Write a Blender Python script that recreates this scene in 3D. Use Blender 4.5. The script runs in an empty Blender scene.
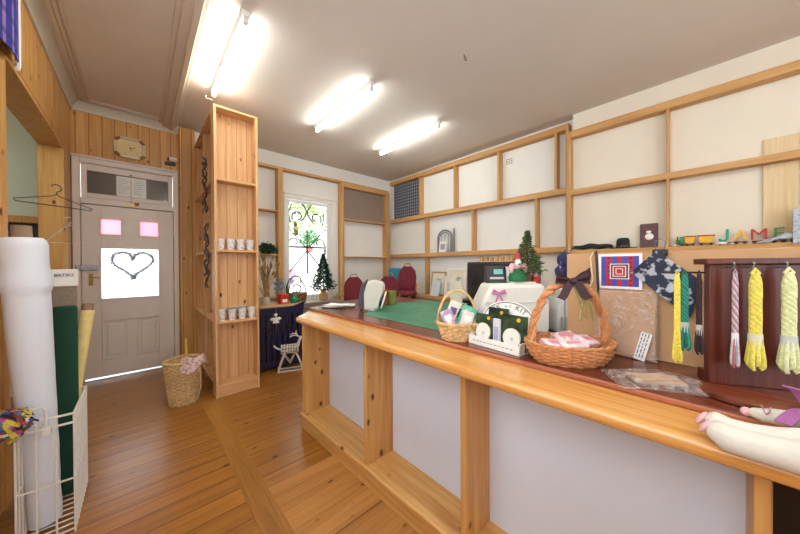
import bpy, math, random
from math import sin, cos, pi, radians
from mathutils import Vector, Matrix, Quaternion, noise as mnoise
random.seed(7)
S = bpy.context.scene
COL = S.collection

# ------------------------------------------------------------------ camera, sky, exposure
cam = bpy.data.cameras.new('camera'); camo = bpy.data.objects.new('camera', cam); COL.objects.link(camo)
cam.lens = 283.0 / 800 * 36; cam.sensor_width = 36; cam.clip_start = 0.02
_r = Vector((.7360464, -.67690985, -.00536144)); _u = Vector((.00891774, .00177668, .99995866)); _b = Vector((-.67687234, -.73606378, .00734422))
_m = Matrix(((_r.x, _u.x, _b.x, 0), (_r.y, _u.y, _b.y, 0), (_r.z, _u.z, _b.z, 1.33), (0, 0, 0, 1)))
camo.matrix_world = _m
S.camera = camo
W = bpy.data.worlds.new('sky'); S.world = W; W.use_nodes = True
bg = W.node_tree.nodes['Background']; bg.inputs[0].default_value = (.86, .93, 1, 1); bg.inputs[1].default_value = 4.2
S.view_settings.view_transform = 'Standard'; S.view_settings.look = 'None'
S.view_settings.exposure = 0.34; S.view_settings.gamma = 1; S.view_settings.use_curve_mapping = False
TUBE_POWER = 42.0
S.cycles.max_bounces = 8; S.cycles.diffuse_bounces = 5; S.cycles.transparent_max_bounces = 12
S.cycles.sample_clamp_indirect = 8

# ------------------------------------------------------------------ materials
def lin(h):
    h = h.lstrip('#'); c = [int(h[i:i+2], 16) / 255 for i in (0, 2, 4)]
    return tuple(x / 12.92 if x <= .04045 else ((x + .055) / 1.055) ** 2.4 for x in c) + (1,)
class NT:
    def __init__(s, name):
        s.m = bpy.data.materials.new(name); s.m.use_nodes = True; s.t = s.m.node_tree; s.n = s.t.nodes
        s.p = s.n['Principled BSDF']; s.out = s.n['Material Output']
    def node(s, typ, **kw):
        n = s.n.new(typ)
        for k, v in kw.items(): setattr(n, k, v)
        return n
    def link(s, a, b): s.t.links.new(a, b)
    def coord(s, scale=(1, 1, 1), kind='Object'):
        tc = s.node('ShaderNodeTexCoord'); mp = s.node('ShaderNodeMapping'); mp.inputs['Scale'].default_value = scale
        s.link(tc.outputs[kind], mp.inputs['Vector']); return mp.outputs[0]
    def noise(s, vec, scale, detail=4, rough=.55, dist=0):
        n = s.node('ShaderNodeTexNoise'); n.inputs['Scale'].default_value = scale; n.inputs['Detail'].default_value = detail
        n.inputs['Roughness'].default_value = rough; n.inputs['Distortion'].default_value = dist
        s.link(vec, n.inputs['Vector']); return n.outputs['Fac']
    def ramp(s, fac, stops, interp='LINEAR'):
        r = s.node('ShaderNodeValToRGB'); r.color_ramp.interpolation = interp; e = r.color_ramp.elements
        while len(e) < len(stops): e.new(.5)
        for x, (p, c) in zip(e, stops): x.position = p; x.color = c
        s.link(fac, r.inputs[0]); return r.outputs[0]
    def math(s, op, a, b=None, c=None):
        n = s.node('ShaderNodeMath', operation=op)
        for i, v in enumerate((a, b, c)):
            if v is None: continue
            if isinstance(v, (int, float)): n.inputs[i].default_value = v
            else: s.link(v, n.inputs[i])
        return n.outputs[0]
    def mix(s, f, a, b, mode='MIX'):
        n = s.node('ShaderNodeMix', data_type='RGBA', blend_type=mode)
        for i, v in ((0, f), (6, a), (7, b)):
            if isinstance(v, (int, float)): n.inputs[i].default_value = v
            elif isinstance(v, tuple): n.inputs[i].default_value = v
            else: s.link(v, n.inputs[i])
        return n.outputs[2]
    def bump(s, h, strength=.2, dist=.01):
        b = s.node('ShaderNodeBump'); b.inputs['Strength'].default_value = strength; b.inputs['Distance'].default_value = dist
        s.link(h, b.inputs['Height']); s.link(b.outputs[0], s.p.inputs['Normal'])
    def sep(s, vec):
        n = s.node('ShaderNodeSeparateXYZ'); s.link(vec, n.inputs[0]); return n.outputs
    def base(s, c): s.link(c, s.p.inputs['Base Color'])
def plain(name, col, rough=.6, metal=0, var=.06, scale=30, bump=0, **kw):
    t = NT(name); c = lin(col) if isinstance(col, str) else col
    f = t.noise(t.coord(), scale, 3)
    lo = tuple(x * (1 - var) for x in c[:3]) + (1,); hi = tuple(min(1, x * (1 + var)) for x in c[:3]) + (1,)
    t.base(t.ramp(f, [(.3, lo), (.7, hi)])); t.p.inputs['Roughness'].default_value = rough; t.p.inputs['Metallic'].default_value = metal
    for k, v in kw.items(): t.p.inputs[k].default_value = v
    if bump: t.bump(f, bump)
    return t.m
def wood(name, lo, mid, hi, axis='z', rough=.5, knots=True, planks=None, seam='#4a2c14', grain=1.0, kc='#5a2c12', spec=.4, pvar=.12, stain=None):
    """pine: grain runs along axis; planks = (axis across the boards, width)"""
    t = NT(name); ai = 'xyz'.index(axis)
    raw = t.coord()
    sc = [9 * grain] * 3; sc[ai] = .55 * grain
    vec = t.coord(tuple(sc))
    off = None
    if planks:
        pa, pw = planks; o = t.sep(raw)['xyz'.index(pa)]
        q = t.math('DIVIDE', o, pw); fl = t.math('FLOOR', q); fr = t.math('FRACT', q)
        wn = t.node('ShaderNodeTexWhiteNoise', noise_dimensions='1D'); t.link(fl, wn.inputs['W'])
        cmb = t.node('ShaderNodeCombineXYZ'); m = t.math('MULTIPLY', wn.outputs['Value'], 13.0)
        for i in range(3): t.link(m, cmb.inputs[i])
        va = t.node('ShaderNodeVectorMath', operation='ADD'); t.link(vec, va.inputs[0]); t.link(cmb.outputs[0], va.inputs[1]); vec = va.outputs[0]
    n1 = t.noise(vec, 1.6, 5, .6, 1.2)
    col = t.ramp(n1, [(.30, lin(lo)), (.5, lin(mid)), (.72, lin(hi))])
    sc2 = [60 * grain] * 3; sc2[ai] = 1.6 * grain
    n2 = t.noise(t.coord(tuple(sc2)), 1.5, 3, .6)
    col = t.mix(.35, col, t.ramp(n2, [(.35, lin(lo)), (.6, lin(hi))]), 'MIX')
    if knots:
        sk = [6.0] * 3; sk[ai] = 3.4
        v = t.node('ShaderNodeTexVoronoi'); v.inputs['Scale'].default_value = 1.5; t.link(t.coord(tuple(sk)), v.inputs['Vector'])
        k = t.ramp(v.outputs['Distance'], [(.07, (1, 1, 1, 1)), (.14, (0, 0, 0, 1))])
        col = t.mix(k, col, lin(kc))
    if stain:
        ss = [5.0] * 3; ss[ai] = .9
        st = t.noise(t.coord(tuple(ss)), 1.0, 5, .65, .6)
        col = t.mix(t.ramp(st, [(.60, (0, 0, 0, 1)), (.74, (.75, .75, .75, 1))]), col, lin(stain))
    if planks:
        br = t.math('MULTIPLY_ADD', wn.outputs['Value'], 2 * pvar, 1 - pvar)
        cm = t.node('ShaderNodeCombineXYZ')
        for i in range(3): t.link(br, cm.inputs[i])
        col = t.mix(1.0, col, cm.outputs[0], 'MULTIPLY')
        d = t.math('ABSOLUTE', t.math('SUBTRACT', fr, .5))
        sm = t.math('GREATER_THAN', d, .5 - .004 / pw)
        col = t.mix(sm, col, lin(seam))
        t.bump(t.math('SUBTRACT', t.math('MULTIPLY', n2, .15), sm), .4, .004)
    else:
        t.bump(n2, .08, .004)
    t.base(col); t.p.inputs['Roughness'].default_value = rough
    t.p.inputs['Specular IOR Level'].default_value = spec
    return t.m
def glassy(name, col, transp, rough=.02, diff=None):
    t = NT(name); tr = t.node('ShaderNodeBsdfTransparent'); tr.inputs[0].default_value = col
    mx = t.node('ShaderNodeMixShader'); mx.inputs[0].default_value = transp
    if diff:
        o = t.node('ShaderNodeBsdfTranslucent'); o.inputs[0].default_value = diff; src = o.outputs[0]
    else:
        o = t.node('ShaderNodeBsdfGlossy'); o.inputs['Roughness'].default_value = rough; src = o.outputs[0]
    t.link(src, mx.inputs[1]); t.link(tr.outputs[0], mx.inputs[2]); t.link(mx.outputs[0], t.out.inputs[0])
    return t.m
def emit(name, col, s):
    t = NT(name); t.p.inputs['Base Color'].default_value = (.9, .9, .9, 1)
    t.p.inputs['Emission Color'].default_value = col; t.p.inputs['Emission Strength'].default_value = s
    return t.m
def checks(name, base, a, b, sx, ax=('y', 'z'), wide=.5):
    """woven check: two sets of stripes crossing"""
    t = NT(name); s = t.sep(t.coord((sx, sx, sx)))
    i, j = ('xyz'.index(k) for k in ax)
    f1 = t.math('GREATER_THAN', t.math('FRACT', s[i]), wide); f2 = t.math('GREATER_THAN', t.math('FRACT', s[j]), wide)
    c = t.mix(t.math('MULTIPLY', f1, .55), lin(base), lin(a)); c = t.mix(t.math('MULTIPLY', f2, .55), c, lin(b))
    t.base(c); t.p.inputs['Roughness'].default_value = .9
    return t.m
def spots(name, base, dots, scale, lo=.25, hi=.4, rough=.5):
    t = NT(name); n = t.noise(t.coord(), scale, 2, .6)
    t.base(t.ramp(n, [(lo, lin(dots)), (hi, lin(base))])); t.p.inputs['Roughness'].default_value = rough
    return t.m

PINE = dict(lo='#c08a54', mid='#d6a672', hi='#e6bd8c')
PINEZ = wood('pine_upright', axis='z', **PINE)
PINEX = wood('pine_along_x', axis='x', **PINE)
PINEY = wood('pine_along_y', axis='y', **PINE)
PINEBD = wood('pine_boards', axis='z', planks=('x', .098), seam='#b48450', pvar=.04, **PINE)
PINEBDY = wood('pine_boards_side', axis='z', planks=('y', .098), seam='#b48450', pvar=.04, **PINE)
RAIL = dict(lo='#b07c44', mid='#c29258', hi='#d0a66e')
RAILY = wood('rail_pine_y', axis='y', knots=False, **RAIL); RAILX = wood('rail_pine_x', axis='x', knots=False, **RAIL); RAILZ = wood('rail_pine_z', axis='z', knots=False, **RAIL)
PANX = wood('panelling_front', '#b57c3c', '#cb9552', '#d9aa6c', axis='z', planks=('x', .105), rough=.4, seam='#96602c')
PANY = wood('panelling_left', '#b57c3c', '#cb9552', '#d9aa6c', axis='z', planks=('y', .105), rough=.4, seam='#96602c')
JAMB = wood('jamb_pine', '#b07a3c', '#c4904c', '#d2a460', axis='z', rough=.4)
CNTZ = wood('counter_pine_z', '#ae7438', '#c69250', '#d8aa6c', axis='z', rough=.4)
CNTY = wood('counter_pine_y', '#b0783a', '#c99654', '#dcae70', axis='y', rough=.4)
LIPM = wood('worktop_pine', '#b87838', '#d0944e', '#dea866', axis='y', rough=.2, knots=False, spec=.6)
MAHOG = wood('dark_top', '#4a1f12', '#642c1a', '#7a3a24', axis='y', rough=.25, knots=False, spec=.6)
MAHEDGE = wood('dark_edge', '#8a4a30', '#a45c3c', '#b87050', axis='y', rough=.35, knots=False)
STANDW = wood('mahogany_board', '#3a140c', '#521f14', '#68301f', axis='z', rough=.35, knots=False)
FLOORL = wood('floor_boards', '#7a4818', '#965f24', '#aa7432', axis='x', planks=('y', .135), rough=.28, seam='#6a3c14', pvar=.06, kc='#4a2408', spec=.5, grain=.6, stain='#4a2c12')
FLOORP = wood('floor_patch', '#94602c', '#ab753c', '#bd884a', axis='x', planks=('y', .62), rough=.5, seam='#6a4016', pvar=.08, grain=.6)
FSTRIP = wood('floor_strip', '#7c4e1c', '#966226', '#aa7636', axis='y', rough=.32, knots=False)
WHITE = plain('white_wall', '#e6e5df', .8, var=.02, scale=4)
PANELW = plain('counter_panel_white', '#d3dbea', .6, var=.02, scale=5)
CEIL = plain('ceiling_paint', '#dcd3c9', .8, var=.02, scale=3)
CEILH = plain('hall_ceiling_paint', '#e2ddd2', .8, var=.03, scale=3)
MOULD = plain('moulding_paint', '#ddd4c4', .6, var=.02)
CROWNW = plain('crown_paint', '#d6cfbd', .6, var=.02)
DOORP = plain('door_paint', '#dccfc4', .45, var=.025, scale=8)
GREENW = plain('green_room_wall', '#dbe2d3', .8, var=.02, scale=3)
TRIMW = plain('white_trim', '#e6e4de', .45, var=.01)
WIRE = plain('white_wire', '#dcd8d0', .4)
BLACKM = plain('black_iron', '#1c1a1a', .45, .3)
BLACKP = plain('black_plastic', '#1b1b1d', .35)
BRASS = plain('brass', '#b08a48', .3, .9)
STEEL = plain('steel', '#9a9a9a', .35, .8)
PAPERW = plain('white_paper', '#eceae4', .8, var=.02)
CREAM = plain('cream_paper', '#e6dcc4', .8, var=.03)
NAVY = plain('navy_paint', '#1d1c3c', .4)
BURG = plain('burgundy_fabric', '#6e1d28', .85, var=.15, scale=120)
GOLDM = plain('gold_tube', '#a8823e', .35, .8)
TURQ = plain('turquoise_vinyl', '#1f7f9c', .6)
MATG = spots('cutting_mat_green', '#3f8a68', '#2f7556', 5, .4, .65, .45)
GREEND = plain('dark_green_needles', '#20402a', .8, var=.5, scale=90)
LEAF = plain('leaf_green', '#3f6a34', .7, var=.5, scale=40)
TRUNK = plain('bark', '#5a3a22', .8)
KRAFT = plain('kraft_paper', '#b98e66', .7, var=.06, scale=12)
CARDB = plain('brown_board', '#c0966c', .7, var=.05, scale=6)
WICK = plain('wicker', '#c0905a', .55, var=.35, scale=60)
WICKD = plain('wicker_rust', '#bd8050', .5, var=.3, scale=60)
WICKP = plain('wicker_pale', '#cdaa78', .7, var=.3, scale=50)
CLOTHW = plain('white_calico', '#cfcbc0', .9, var=.03, scale=60, bump=.15)
ROLLW = plain('white_fabric', '#d9dde6', .9, var=.03, scale=200, bump=.1)
DKGREEN = plain('dark_green_felt', '#123f2e', .95, var=.08, scale=100)
YELF = plain('yellow_fabric', '#e6cf8a', .9, var=.06)
TAUPE = plain('taupe_cloth', '#8d7c6c', .9, var=.12, scale=60)
TUBEC = plain('cardboard_tube', '#8a7058', .8)
REDC = plain('red_paint', '#b5281e', .5); YELC = plain('yellow_paint', '#e0b020', .5); TEALC = plain('teal_paint', '#2e9c88', .5); GRNC = plain('green_paint', '#2f7a3c', .5)
PINK = plain('pink_cloth', '#dcaab0', .8); PURPLE = plain('purple_satin', '#96588e', .45)
MACHW = plain('cream_plastic', '#dedad0', .4, var=.015)
GREYP = plain('grey_plastic', '#b4b4b0', .45)
PANE = glassy('window_glass', (1, 1, 1, 1), .94)
FROST = glassy('frosted_glass', (1, 1, 1, 1), .55, diff=(.95, .97, 1, 1))
PINKG = glassy('pink_glass', (.95, .45, .52, 1), .45, diff=(.9, .5, .56, 1))
CLEARP = NT('clear_plastic')
def _clear():
    t = CLEARP; tr = t.node('ShaderNodeBsdfTransparent'); mx = t.node('ShaderNodeMixShader')
    t.p.inputs['Base Color'].default_value = (.9, .88, .86, 1); t.p.inputs['Roughness'].default_value = .12
    f = t.noise(t.coord((14, 14, 14)), 2.2, 4, .6, 2.0)
    t.bump(f, .9, .02)
    t.link(t.ramp(f, [(.50, (.93, .93, .93, 1)), (.72, (.62, .62, .62, 1))]), mx.inputs[0])
    t.link(t.p.outputs[0], mx.inputs[1]); t.link(tr.outputs[0], mx.inputs[2]); t.link(mx.outputs[0], t.out.inputs[0])
_clear(); CLEARP = CLEARP.m
TUBEM = emit('fluorescent_tube', (.94, 1, .965, 1), TUBE_POWER)

# ------------------------------------------------------------------ mesh builder
class MB:
    def __init__(s): s.v = []; s.f = []; s.mi = []; s.k = 0; s.M = Matrix.Identity(4)
    def add(s, vs, fs):
        o = len(s.v); s.v += [tuple(s.M @ Vector(p)) for p in vs]
        s.f += [tuple(i + o for i in f) for f in fs]; s.mi += [s.k] * len(fs); return s
    def mat(s, k): s.k = k; return s
    def at(s, loc=(0, 0, 0), rz=0, rx=0, ry=0):
        s.M = Matrix.Translation(loc) @ Matrix.Rotation(rz, 4, 'Z') @ Matrix.Rotation(ry, 4, 'Y') @ Matrix.Rotation(rx, 4, 'X'); return s
    def box(s, x0, x1, y0, y1, z0, z1):
        v = [(x, y, z) for z in (z0, z1) for y in (y0, y1) for x in (x0, x1)]
        return s.add(v, [(0, 2, 3, 1), (4, 5, 7, 6), (0, 1, 5, 4), (2, 6, 7, 3), (0, 4, 6, 2), (1, 3, 7, 5)])
    def prism(s, poly, lo, hi, axis='z'):
        n = len(poly)
        def P(a, b, c): return {'z': (a, b, c), 'y': (a, c, b), 'x': (c, a, b)}[axis]
        area = sum(poly[i][0] * poly[(i + 1) % n][1] - poly[(i + 1) % n][0] * poly[i][1] for i in range(n))
        if (area < 0) != (axis == 'y'): poly = poly[::-1]
        v = [P(a, b, lo) for a, b in poly] + [P(a, b, hi) for a, b in poly]
        return s.add(v, [tuple(range(n))[::-1], tuple(range(n, 2 * n))] + [(i, (i + 1) % n, n + (i + 1) % n, n + i) for i in range(n)])
    def tube(s, pts, r, n=8, cyclic=False, flat=1.0):
        pts = [Vector(p) for p in pts]; m = len(pts); rs = r if isinstance(r, (list, tuple)) else [r] * m
        T = []
        for i in range(m):
            a = pts[i - 1] if (i > 0 or cyclic) else pts[i]; b = pts[(i + 1) % m] if (i < m - 1 or cyclic) else pts[i]
            t = (b - a); T.append(t.normalized() if t.length > 1e-9 else Vector((0, 0, 1)))
        N = T[0].orthogonal().normalized(); vs = []; fs = []
        for i in range(m):
            if i:
                q = T[i - 1].rotation_difference(T[i]); N = (q @ N); N = (N - T[i] * N.dot(T[i])).normalized()
            B = T[i].cross(N)
            for j in range(n):
                a = 2 * pi * j / n; vs.append(pts[i] + (N * cos(a) + B * sin(a) * flat) * rs[i])
        for i in range(m if cyclic else m - 1):
            k = (i + 1) % m
            for j in range(n): fs.append((i * n + j, i * n + (j + 1) % n, k * n + (j + 1) % n, k * n + j))
        if not cyclic: fs += [tuple(range(n))[::-1], tuple(range((m - 1) * n, m * n))]
        return s.add([tuple(v) for v in vs], fs)
    def cyl(s, a, b, r, r2=None, n=16): return s.tube([a, b], [r, r if r2 is None else r2], n)
    def lathe(s, prof, c=(0, 0, 0), n=24, sx=1, sy=1):
        vs = [(c[0] + r * cos(2 * pi * j / n) * sx, c[1] + r * sin(2 * pi * j / n) * sy, c[2] + z) for r, z in prof for j in range(n)]
        m = len(prof); fs = [(i * n + j, i * n + (j + 1) % n, (i + 1) * n + (j + 1) % n, (i + 1) * n + j) for i in range(m - 1) for j in range(n)]
        fs += [tuple(range(n))[::-1], tuple(range((m - 1) * n, m * n))]
        return s.add(vs, fs)
    def ell(s, c, r, n=14, m=8):
        if isinstance(r, (int, float)): r = (r, r, r)
        vs = [(c[0], c[1], c[2] - r[2])]; fs = []
        for i in range(1, m):
            a = -pi / 2 + pi * i / m
            vs += [(c[0] + r[0] * cos(a) * cos(2 * pi * j / n), c[1] + r[1] * cos(a) * sin(2 * pi * j / n), c[2] + r[2] * sin(a)) for j in range(n)]
        vs.append((c[0], c[1], c[2] + r[2])); t = len(vs) - 1
        for j in range(n):
            k = (j + 1) % n; fs.append((0, 1 + k, 1 + j)); fs.append((t, t - n + j, t - n + k))
            for i in range(m - 2): fs.append((1 + i * n + j, 1 + i * n + k, 1 + (i + 1) * n + k, 1 + (i + 1) * n + j))
        return s.add(vs, fs)
    def sheet(s, fn, nu, nv, th=.002):
        """a thin solid sheet from fn(u,v) -> (x,y,z)"""
        g = [[Vector(fn(i / nu, j / nv)) for j in range(nv + 1)] for i in range(nu + 1)]
        def nor(i, j):
            a = g[min(i + 1, nu)][j] - g[max(i - 1, 0)][j]; b = g[i][min(j + 1, nv)] - g[i][max(j - 1, 0)]
            c = a.cross(b); return c.normalized() if c.length > 1e-12 else Vector((0, 0, 1))
        w = nv + 1; N = (nu + 1) * w
        top = [tuple(g[i][j]) for i in range(nu + 1) for j in range(w)]
        bot = [tuple(g[i][j] - nor(i, j) * th) for i in range(nu + 1) for j in range(w)]
        fs = []
        for i in range(nu):
            for j in range(nv):
                a, b, c, d = i * w + j, (i + 1) * w + j, (i + 1) * w + j + 1, i * w + j + 1
                fs.append((a, b, c, d)); fs.append((N + a, N + d, N + c, N + b))
        for i in range(nu):
            a, b = i * w, (i + 1) * w; fs.append((a, N + a, N + b, b)); a, b = a + nv, b + nv; fs.append((a, b, N + b, N + a))
        for j in range(nv):
            fs.append((j, j + 1, N + j + 1, N + j)); a = nu * w + j; fs.append((a, N + a, N + a + 1, a + 1))
        return s.add(top + bot, fs)
    def build(s, name, mats, parent=None, bevel=0, smooth=True, loc=None, seg=2, sub=0, angle=40):
        me = bpy.data.meshes.new(name); me.from_pydata(s.v, [], s.f); me.update()
        for m in (mats if isinstance(mats, (list, tuple)) else [mats]): me.materials.append(m)
        me.polygons.foreach_set('material_index', s.mi)
        o = bpy.data.objects.new(name, me); COL.objects.link(o)
        if smooth:
            me.polygons.foreach_set('use_smooth', [True] * len(me.polygons))
            try: me.set_sharp_from_angle(angle=radians(angle))
            except Exception: pass
        if bevel:
            b = o.modifiers.new('bevel', 'BEVEL'); b.width = bevel; b.segments = seg; b.limit_method = 'ANGLE'
        if sub:
            b = o.modifiers.new('sub', 'SUBSURF'); b.levels = sub; b.render_levels = sub
        if loc is not None: o.location = loc
        if parent is not None: o.parent = parent
        return o
def tag(o, label=None, cat=None, group=None, kind=None):
    if label: o['label'] = label
    if cat: o['category'] = cat
    if group: o['group'] = group
    if kind: o['kind'] = kind
    return o
def thing(name, label, cat, loc=(0, 0, 0), rz=0, group=None):
    o = bpy.data.objects.new(name, None); o.empty_display_size = .05; COL.objects.link(o)
    o.location = loc; o.rotation_euler = (0, 0, rz); return tag(o, label, cat, group)
def struct(name, mb, m, parent=None, **kw):
    o = mb.build(name, m, parent, **kw)
    if parent is None: o['kind'] = 'structure'
    return o
def dup(root, loc, rz, label, group=None):
    r = root.copy(); COL.objects.link(r); r.location = loc; r.rotation_euler = (0, 0, rz); r['label'] = label
    if group: r['group'] = group
    for ch in list(root.children):
        c = ch.copy(); COL.objects.link(c); c.parent = r
        for g in ch.children:
            d = g.copy(); COL.objects.link(d); d.parent = c
    return r
def text(name, body, size, m, parent, loc, rot, depth=.0006, align='CENTER'):
    cu = bpy.data.curves.new(name, 'FONT'); cu.body = body; cu.size = size; cu.extrude = depth; cu.align_x = align; cu.align_y = 'CENTER'; cu.resolution_u = 3
    o = bpy.data.objects.new(name + '_tmp', cu); COL.objects.link(o)
    dg = bpy.context.evaluated_depsgraph_get(); me = bpy.data.meshes.new_from_object(o.evaluated_get(dg))
    bpy.data.objects.remove(o); me.materials.clear(); me.materials.append(m)
    t = bpy.data.objects.new(name, me); COL.objects.link(t); t.parent = parent; t.location = loc; t.rotation_euler = rot
    return t
def lerp(a, b, t): return a + (b - a) * t

# ------------------------------------------------------------------ the room
HC = 3.20; YF = 4.84; YR = -2.6; XL = -.56; XR = 4.15
m = MB()
m.mat(0).box(-2.4, .432, YR - .1, 4.98, -.12, 0)
m.mat(0).box(.432, .554, 3.30, 4.98, -.12, 0)
m.mat(0).box(.554, 4.3, 1.766, 4.98, -.12, 0)
m.mat(1).box(.554, 4.3, YR - .1, 1.766, -.12, .004)
struct('floor', m, [FLOORL, FLOORP], smooth=False)
struct('trim_1', MB().box(.432, .554, YR, 3.30, -.12, .003), FSTRIP, smooth=False)
m = MB(); m.mat(0).box(.33, 4.3, YR - .1, 4.98, HC, HC + .1); m.mat(1).box(-.71, .33, YR - .1, 4.98, HC, HC + .1); m.box(-2.5, -.71, 1.8, 4.98, HC, HC + .1)
struct('ceiling', m, [CEIL, CEILH], smooth=False)
# front wall with the street door and the shop window
m = MB()
m.mat(0).box(-.71, -.553, YF, 4.98, 0, HC); m.box(-.553, .388, YF, 4.98, 2.59, HC); m.box(.388, .57, YF, 4.98, 0, HC)
m.mat(1).box(.57, 1.84, YF, 4.98, 0, HC); m.box(1.84, 2.70, YF, 4.98, 0, .74); m.box(1.84, 2.70, YF, 4.98, 2.49, HC); m.box(2.70, 4.3, YF, 4.98, 0, HC)
struct('wall_front', m, [PANX, WHITE], smooth=False)
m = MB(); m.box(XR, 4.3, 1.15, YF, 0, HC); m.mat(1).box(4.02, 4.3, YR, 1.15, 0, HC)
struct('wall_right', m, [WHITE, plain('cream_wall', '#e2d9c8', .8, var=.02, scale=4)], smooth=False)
m = MB(); m.box(-.71, -.3, YR - .1, YR, 0, HC); m.box(2.7, 4.3, YR - .1, YR, 0, HC); m.box(-.3, 2.7, YR - .1, YR, 0, .8); m.box(-.3, 2.7, YR - .1, YR, 2.9, HC)
struct('wall_rear', m, WHITE, smooth=False)
m = MB()
for x in (-.3, .68, 1.66, 2.64): m.box(x, x + .06, YR - .08, YR - .02, .8, 2.9)
m.box(-.24, 2.64, YR - .08, YR - .02, 2.84, 2.9); m.box(-.24, 2.64, YR - .08, YR - .02, .8, .86)
struct('added_window_rear', m, TRIMW, smooth=False)  # unseen rear window, added to let in frontal fill daylight
m = MB()
for y in (-.6, .52, 1.64): m.box(-.68, -.60, y, y + .06, 1.2, 2.9)
m.box(-.68, -.60, -.6, 1.7, 2.84, 2.9); m.box(-.68, -.60, -.6, 1.7, 1.2, 1.26)
struct('added_window_left', m, TRIMW, smooth=False)  # unseen left window, added so sky light reaches the counter front
m = MB(); m.box(-.71, XL, 1.7, 2.62, 0, HC); m.box(-.71, XL, YR, -.6, 0, HC); m.box(-.71, XL, -.6, 1.7, 0, 1.2); m.box(-.71, XL, -.6, 1.7, 2.9, HC); m.box(-.71, XL, 4.37, YF, 0, HC); m.box(-.71, XL, 2.62, 4.37, 2.52, HC)
struct('wall_left', m, PANY, smooth=False)
m = MB(); m.box(-.715, -.548, 2.60, 4.39, 2.515, 2.55); m.box(-.56, -.545, 2.60, 4.39, 2.55, 2.70)
m.box(-.715, -.548, 4.355, 4.40, 0, 2.515); m.box(-.715, -.548, 2.59, 2.69, 0, 2.515)
struct('trim_2', m, JAMB, bevel=.003)
# room beyond the opening
m = MB(); m.box(-2.4, -.71, 4.84, 4.98, 1.86, HC); m.box(-2.4, -.71, 4.84, 4.98, 0, 1.40); m.box(-2.4, -.71, 4.96, 4.98, 1.40, 1.86); m.box(-2.5, -2.4, 1.8, 4.98, 0, HC); m.box(-2.4, -.71, 1.8, 1.9, 0, HC)
struct('wall_side_room', m, GREENW, smooth=False)
m = MB(); m.box(-1.9, -.72, 4.80, 4.87, 1.79, 1.86); m.box(-1.9, -.72, 4.82, 4.87, 1.36, 1.42)
struct('trim_3', m, JAMB, bevel=.004)
struct('window_2', MB().box(-1.9, -.72, 4.89, 4.92, 1.42, 1.79), plain('dark_glass', '#4a5050', .1), smooth=False)
# mouldings: cornice round the hall ceiling and the boxed strip between hall and shop
m = MB(); cz = [(0, 3.10), (.015, 3.10), (.02, 3.13), (.055, 3.175), (.065, 3.2), (0, 3.2)]
m.prism([(XL + a, z) for a, z in cz], YR, YF, 'y'); m.prism([(YF - a, z) for a, z in cz], XL, .40, 'x')
struct('trim_4', m, CROWNW)
m = MB()
for o, w, h in ((.085, .03, .012), (.12, .022, .02), (.15, .018, .014)):
    m.box(XL + o, XL + o + w, YR, YF - o, HC - h, HC); m.box(XL + o, .24, YF - o - w, YF - o, HC - h, HC)
struct('trim_5', m, MOULD, bevel=.004)
m = MB()
for x0, x1, h in ((.20, .235, .02), (.235, .30, .05), (.30, .345, .075), (.345, .38, .03)): m.box(x0, x1, YR, YF - .02, HC - h, HC)
struct('trim_6', m, MOULD, bevel=.006)
struct('trim_7', MB().box(.40, .565, 4.70, YF, 0, 3.17), PANX, bevel=.004)
m = MB(); m.box(.57, 4.15, YF - .018, YF, 0, .14)
struct('baseboard_front', m, CROWNW, bevel=.004)

# street door with transom
d = thing('door_1', None, None, (0, 4.84, 0)); d['kind'] = 'structure'
def dp(name, mb, m, par=d, **kw): return mb.build(name, m, par, **kw)
m = MB(); m.box(-.553, -.492, -.03, .10, 0, 2.59); m.box(.336, .388, -.03, .10, 0, 2.59); m.box(-.492, .336, -.03, .10, 2.52, 2.59); m.box(-.492, .336, -.02, .10, 2.055, 2.125)
m.box(-.565, .40, -.045, .02, 2.575, 2.60); m.box(-.492, -.478, .047, .10, 0, 2.06); m.box(.318, .336, .047, .10, 0, 2.06); m.box(-.492, .336, .047, .10, 2.04, 2.06)
dp('door_frame', m, DOORP, bevel=.006)
m = MB(); m.box(-.485, -.44, 0, .05, 2.13, 2.515); m.box(.285, .33, 0, .05, 2.13, 2.515); m.box(-.44, .285, 0, .05, 2.44, 2.515); m.box(-.44, .285, 0, .05, 2.13, 2.185)
tr = dp('transom', m, DOORP, bevel=.005)
dp('pane', MB().box(-.44, .285, .02, .03, 2.185, 2.44), plain('dark_transom_glass', '#5b5148', .12), par=tr)
m = MB()
zs = [.025, .20, .62, .945, 1.555, 1.71, 1.90, 2.048]; X = [-.487, -.333, -.16, .005, .18, .331]
y0, y1 = .0, .045
m.box(X[0], X[1], y0, y1, .025, 2.048); m.box(X[4], X[5], y0, y1, .025, 2.048)
m.box(X[1], X[4], y0, y1, .025, .22); m.box(X[1], X[4], y0, y1, .68, .95); m.box(X[1], X[4], y0, y1, 1.545, 1.715); m.box(X[1], X[4], y0, y1, 1.895, 2.048)
m.box(-.125, -.03, y0, y1, .22, .68); m.box(-.165, .007, y0, y1, 1.715, 1.895)
m.box(X[1], -.125, .024, .035, .22, .68); m.box(-.03, X[4], .024, .035, .22, .68)
m.box(-.29, -.165, .004, .035, .27, .63); m.box(.01, .14, .004, .035, .27, .63)
for a, b, c, e in ((X[1], X[4], .95, 1.545), (X[1], -.165, 1.715, 1.895), (.007, X[4], 1.715, 1.895)):
    q = .018
    m.box(a - q, b + q, -.008, .006, e, e + q); m.box(a - q, b + q, -.008, .006, c - q, c); m.box(a - q, a, -.008, .006, c, e); m.box(b, b + q, -.008, .006, c, e)
lf = dp('door_leaf', m, DOORP, bevel=.003)
dp('glass_panel', MB().box(X[1], X[4], .018, .026, .95, 1.545), FROST, par=lf)
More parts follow.
